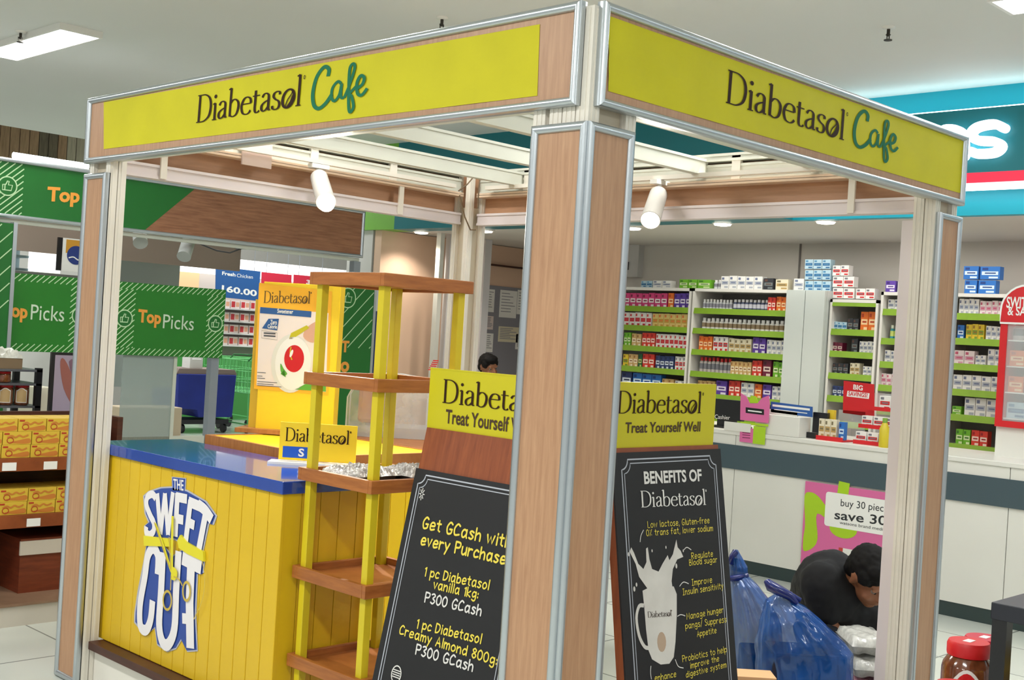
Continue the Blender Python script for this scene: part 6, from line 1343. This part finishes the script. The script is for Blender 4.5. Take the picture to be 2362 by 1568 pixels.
# ---- wrapped white packs stacked beside the bags
p0 = dep(1992, 1560, 5.03); zt_ = dep(1985, 1452, 5.03).z
n_ = 5; hh = zt_/n_
for i in range(n_):
    z = i*hh; c = V((p0.x+.012*((i*7) % 3-1), p0.y+.012*((i*5) % 3-1), z)); w_ = .155
    m = MB(); N = 14; vs = []; ax = V((RT.x, RT.y, 0)).normalized(); ay = V((fw.x, fw.y, 0)).normalized(); rnd = random.Random(i+3)
    for s in (1, -1):
        for j in range(N+1):
            for k in range(N+1):
                u, v = k/N*2-1, j/N*2-1; e = max(0, (1-u**8)*(1-v**8))**.4
                q = c+ax*(u*w_/2*1.05)+ay*(v*.13)+V((0, 0, hh*(.5+s*.49*e*(.86+.1*math.sin(u*6+v*5+i)+.05*rnd.uniform(-1, 1))))); vs.append(q)
    g = (N+1)**2; fs = []
    for b_ in (0, g):
        for j in range(N):
            for k in range(N):
                f_ = (b_+j*(N+1)+k, b_+j*(N+1)+k+1, b_+(j+1)*(N+1)+k+1, b_+(j+1)*(N+1)+k); fs.append(f_ if b_ == 0 else f_[::-1])
    m.smooth = True; m.add(vs, fs)
    solo('wrapped_pack', 'plastic-wrapped white pack in the stack left of the right post, %s' % ('lowest', 'second from below', 'pink-marked middle one', 'fourth from below', 'topmost')[i], 'pack', m, [mat('film_white', (214, 214, 208), .15, noise=.25, nscale=26, bump=.3), ][0] if i != 2 else mat('film_pink', (206, 150, 168), .15, noise=.3, nscale=20, bump=.3), group=None)
a, b = dep(1694, 1543, 4.55), dep(1762, 1560, 4.55)
m = MB(); c = (a+b)/2; ax = V((RT.x, RT.y, 0)).normalized(); ay = V((fw.x, fw.y, 0)).normalized(); vs = [V((c.x, c.y, 0))+ax*u+ay*v+V((0, 0, z)) for z in (0, a.z-.01) for u, v in ((-.07, -.06), (.09, -.06), (.09, .05), (-.07, .05))]
m.add(vs, [(3,2,1,0),(4,5,6,7),(0,1,5,4),(1,2,6,5),(2,3,7,6),(3,0,4,7)]); solo('carton', 'small tan carton at the foot of the tall blue bag', 'box', m, mat('carton_tan', (206, 160, 116), .7))
# ---- black display unit and big red-lidded jars at the lower right
k0 = dep(2291, 1388, 3.25); ux0, uy0, uz = k0.x, k0.y, k0.z
un_ = thing('black_stand', 'black open display stand with shelves at the lower right corner', 'display stand', (ux0+.3, uy0-.35, 0))
for x in (ux0, ux0+.56):
    for y in (uy0, uy0-.66): MB().box((x, y-.04, 0), (x+.04, y, uz-.045)).build('leg', BLK, un_)
MB().box((ux0-.004, uy0-.7, uz-.045), (ux0+.604, uy0+.004, uz)).build('top_board', mat('black_board', (30, 32, 42), .4), un_, .003)
SH_ = uz-.38
MB().box((ux0+.002, uy0-.698, SH_-.03), (ux0+.598, uy0-.002, SH_)).build('shelf', mat('black_board', (0,0,0)), un_)
MB().box((ux0+.002, uy0-.698, .12), (ux0+.598, uy0-.002, .15)).build('shelf', mat('black_board', (0,0,0)), un_)
e = dep(2352, 1340, 3.2); solo('black_box', 'small black box standing on the black display stand at the right edge', 'box', MB().box((ux0+.06, uy0-.36, uz), (ux0+.3, uy0-.13, uz+.14)), mat('black_carton', (30, 24, 24), .4), bevel=.004)
YLID = mat('yellow_lid', (214, 180, 40), .35)
jar('yellow-lidded jar on the shelf of the black display stand', ux0+.12, uy0-.12, SH_, .065, .2, 'jars in the black stand', YLID, False, (170, 128, 70)); jar('yellow-lidded jar on the shelf of the black display stand', ux0+.27, uy0-.12, SH_, .065, .2, 'jars in the black stand', YLID, False, (170, 128, 70))
jar('yellow-lidded jar on the shelf of the black display stand', ux0+.12, uy0-.27, SH_, .065, .2, 'jars in the black stand', YLID, False, (170, 128, 70)); jar('yellow-lidded jar on the shelf of the black display stand', ux0+.27, uy0-.27, SH_, .065, .2, 'jars in the black stand', YLID, False, (170, 128, 70))
jt = thing('jar_table', 'low black table under the big red-lidded jars at the lower right', 'table', (1.2, -.45, 0)); JZ = .38
c1 = dep(2235, 1488, 3.62); R1 = .064; H1 = c1.z-JZ+.012
MB().box((c1.x-.28, c1.y-.14, JZ-.04), (c1.x+.5, c1.y+.24, JZ)).build('table_top', BLK, jt, .003)
for x in (c1.x-.27, c1.x+.44):
    for y in (c1.y-.13, c1.y+.18): MB().box((x, y, 0), (x+.05, y+.05, JZ-.04)).build('leg', BLK, jt)
NUT = (112, 60, 34)
jar('big red-lidded jar with a red label, foremost on the low black table', c1.x, c1.y, JZ, R1, H1, 'big red-lidded jars', REDP, True, NUT, True)
c2 = dep(2272, 1470, 3.82); jar('big red-lidded jar behind the foremost one, half hidden by the black stand', c2.x, c2.y, JZ, R1, c2.z-JZ, 'big red-lidded jars', mat('raspberry_lid', (196, 30, 60), .35), True, NUT, True)
c3 = dep(2205, 1566, 3.5); jar('red-lidded jar at the bottom edge, left of the foremost big jar', c3.x-.05, c3.y-.02, JZ-.0, .055, c3.z-JZ+.0, 'big red-lidded jars', REDP, True, NUT, True)
bpy.context.view_layer.update()
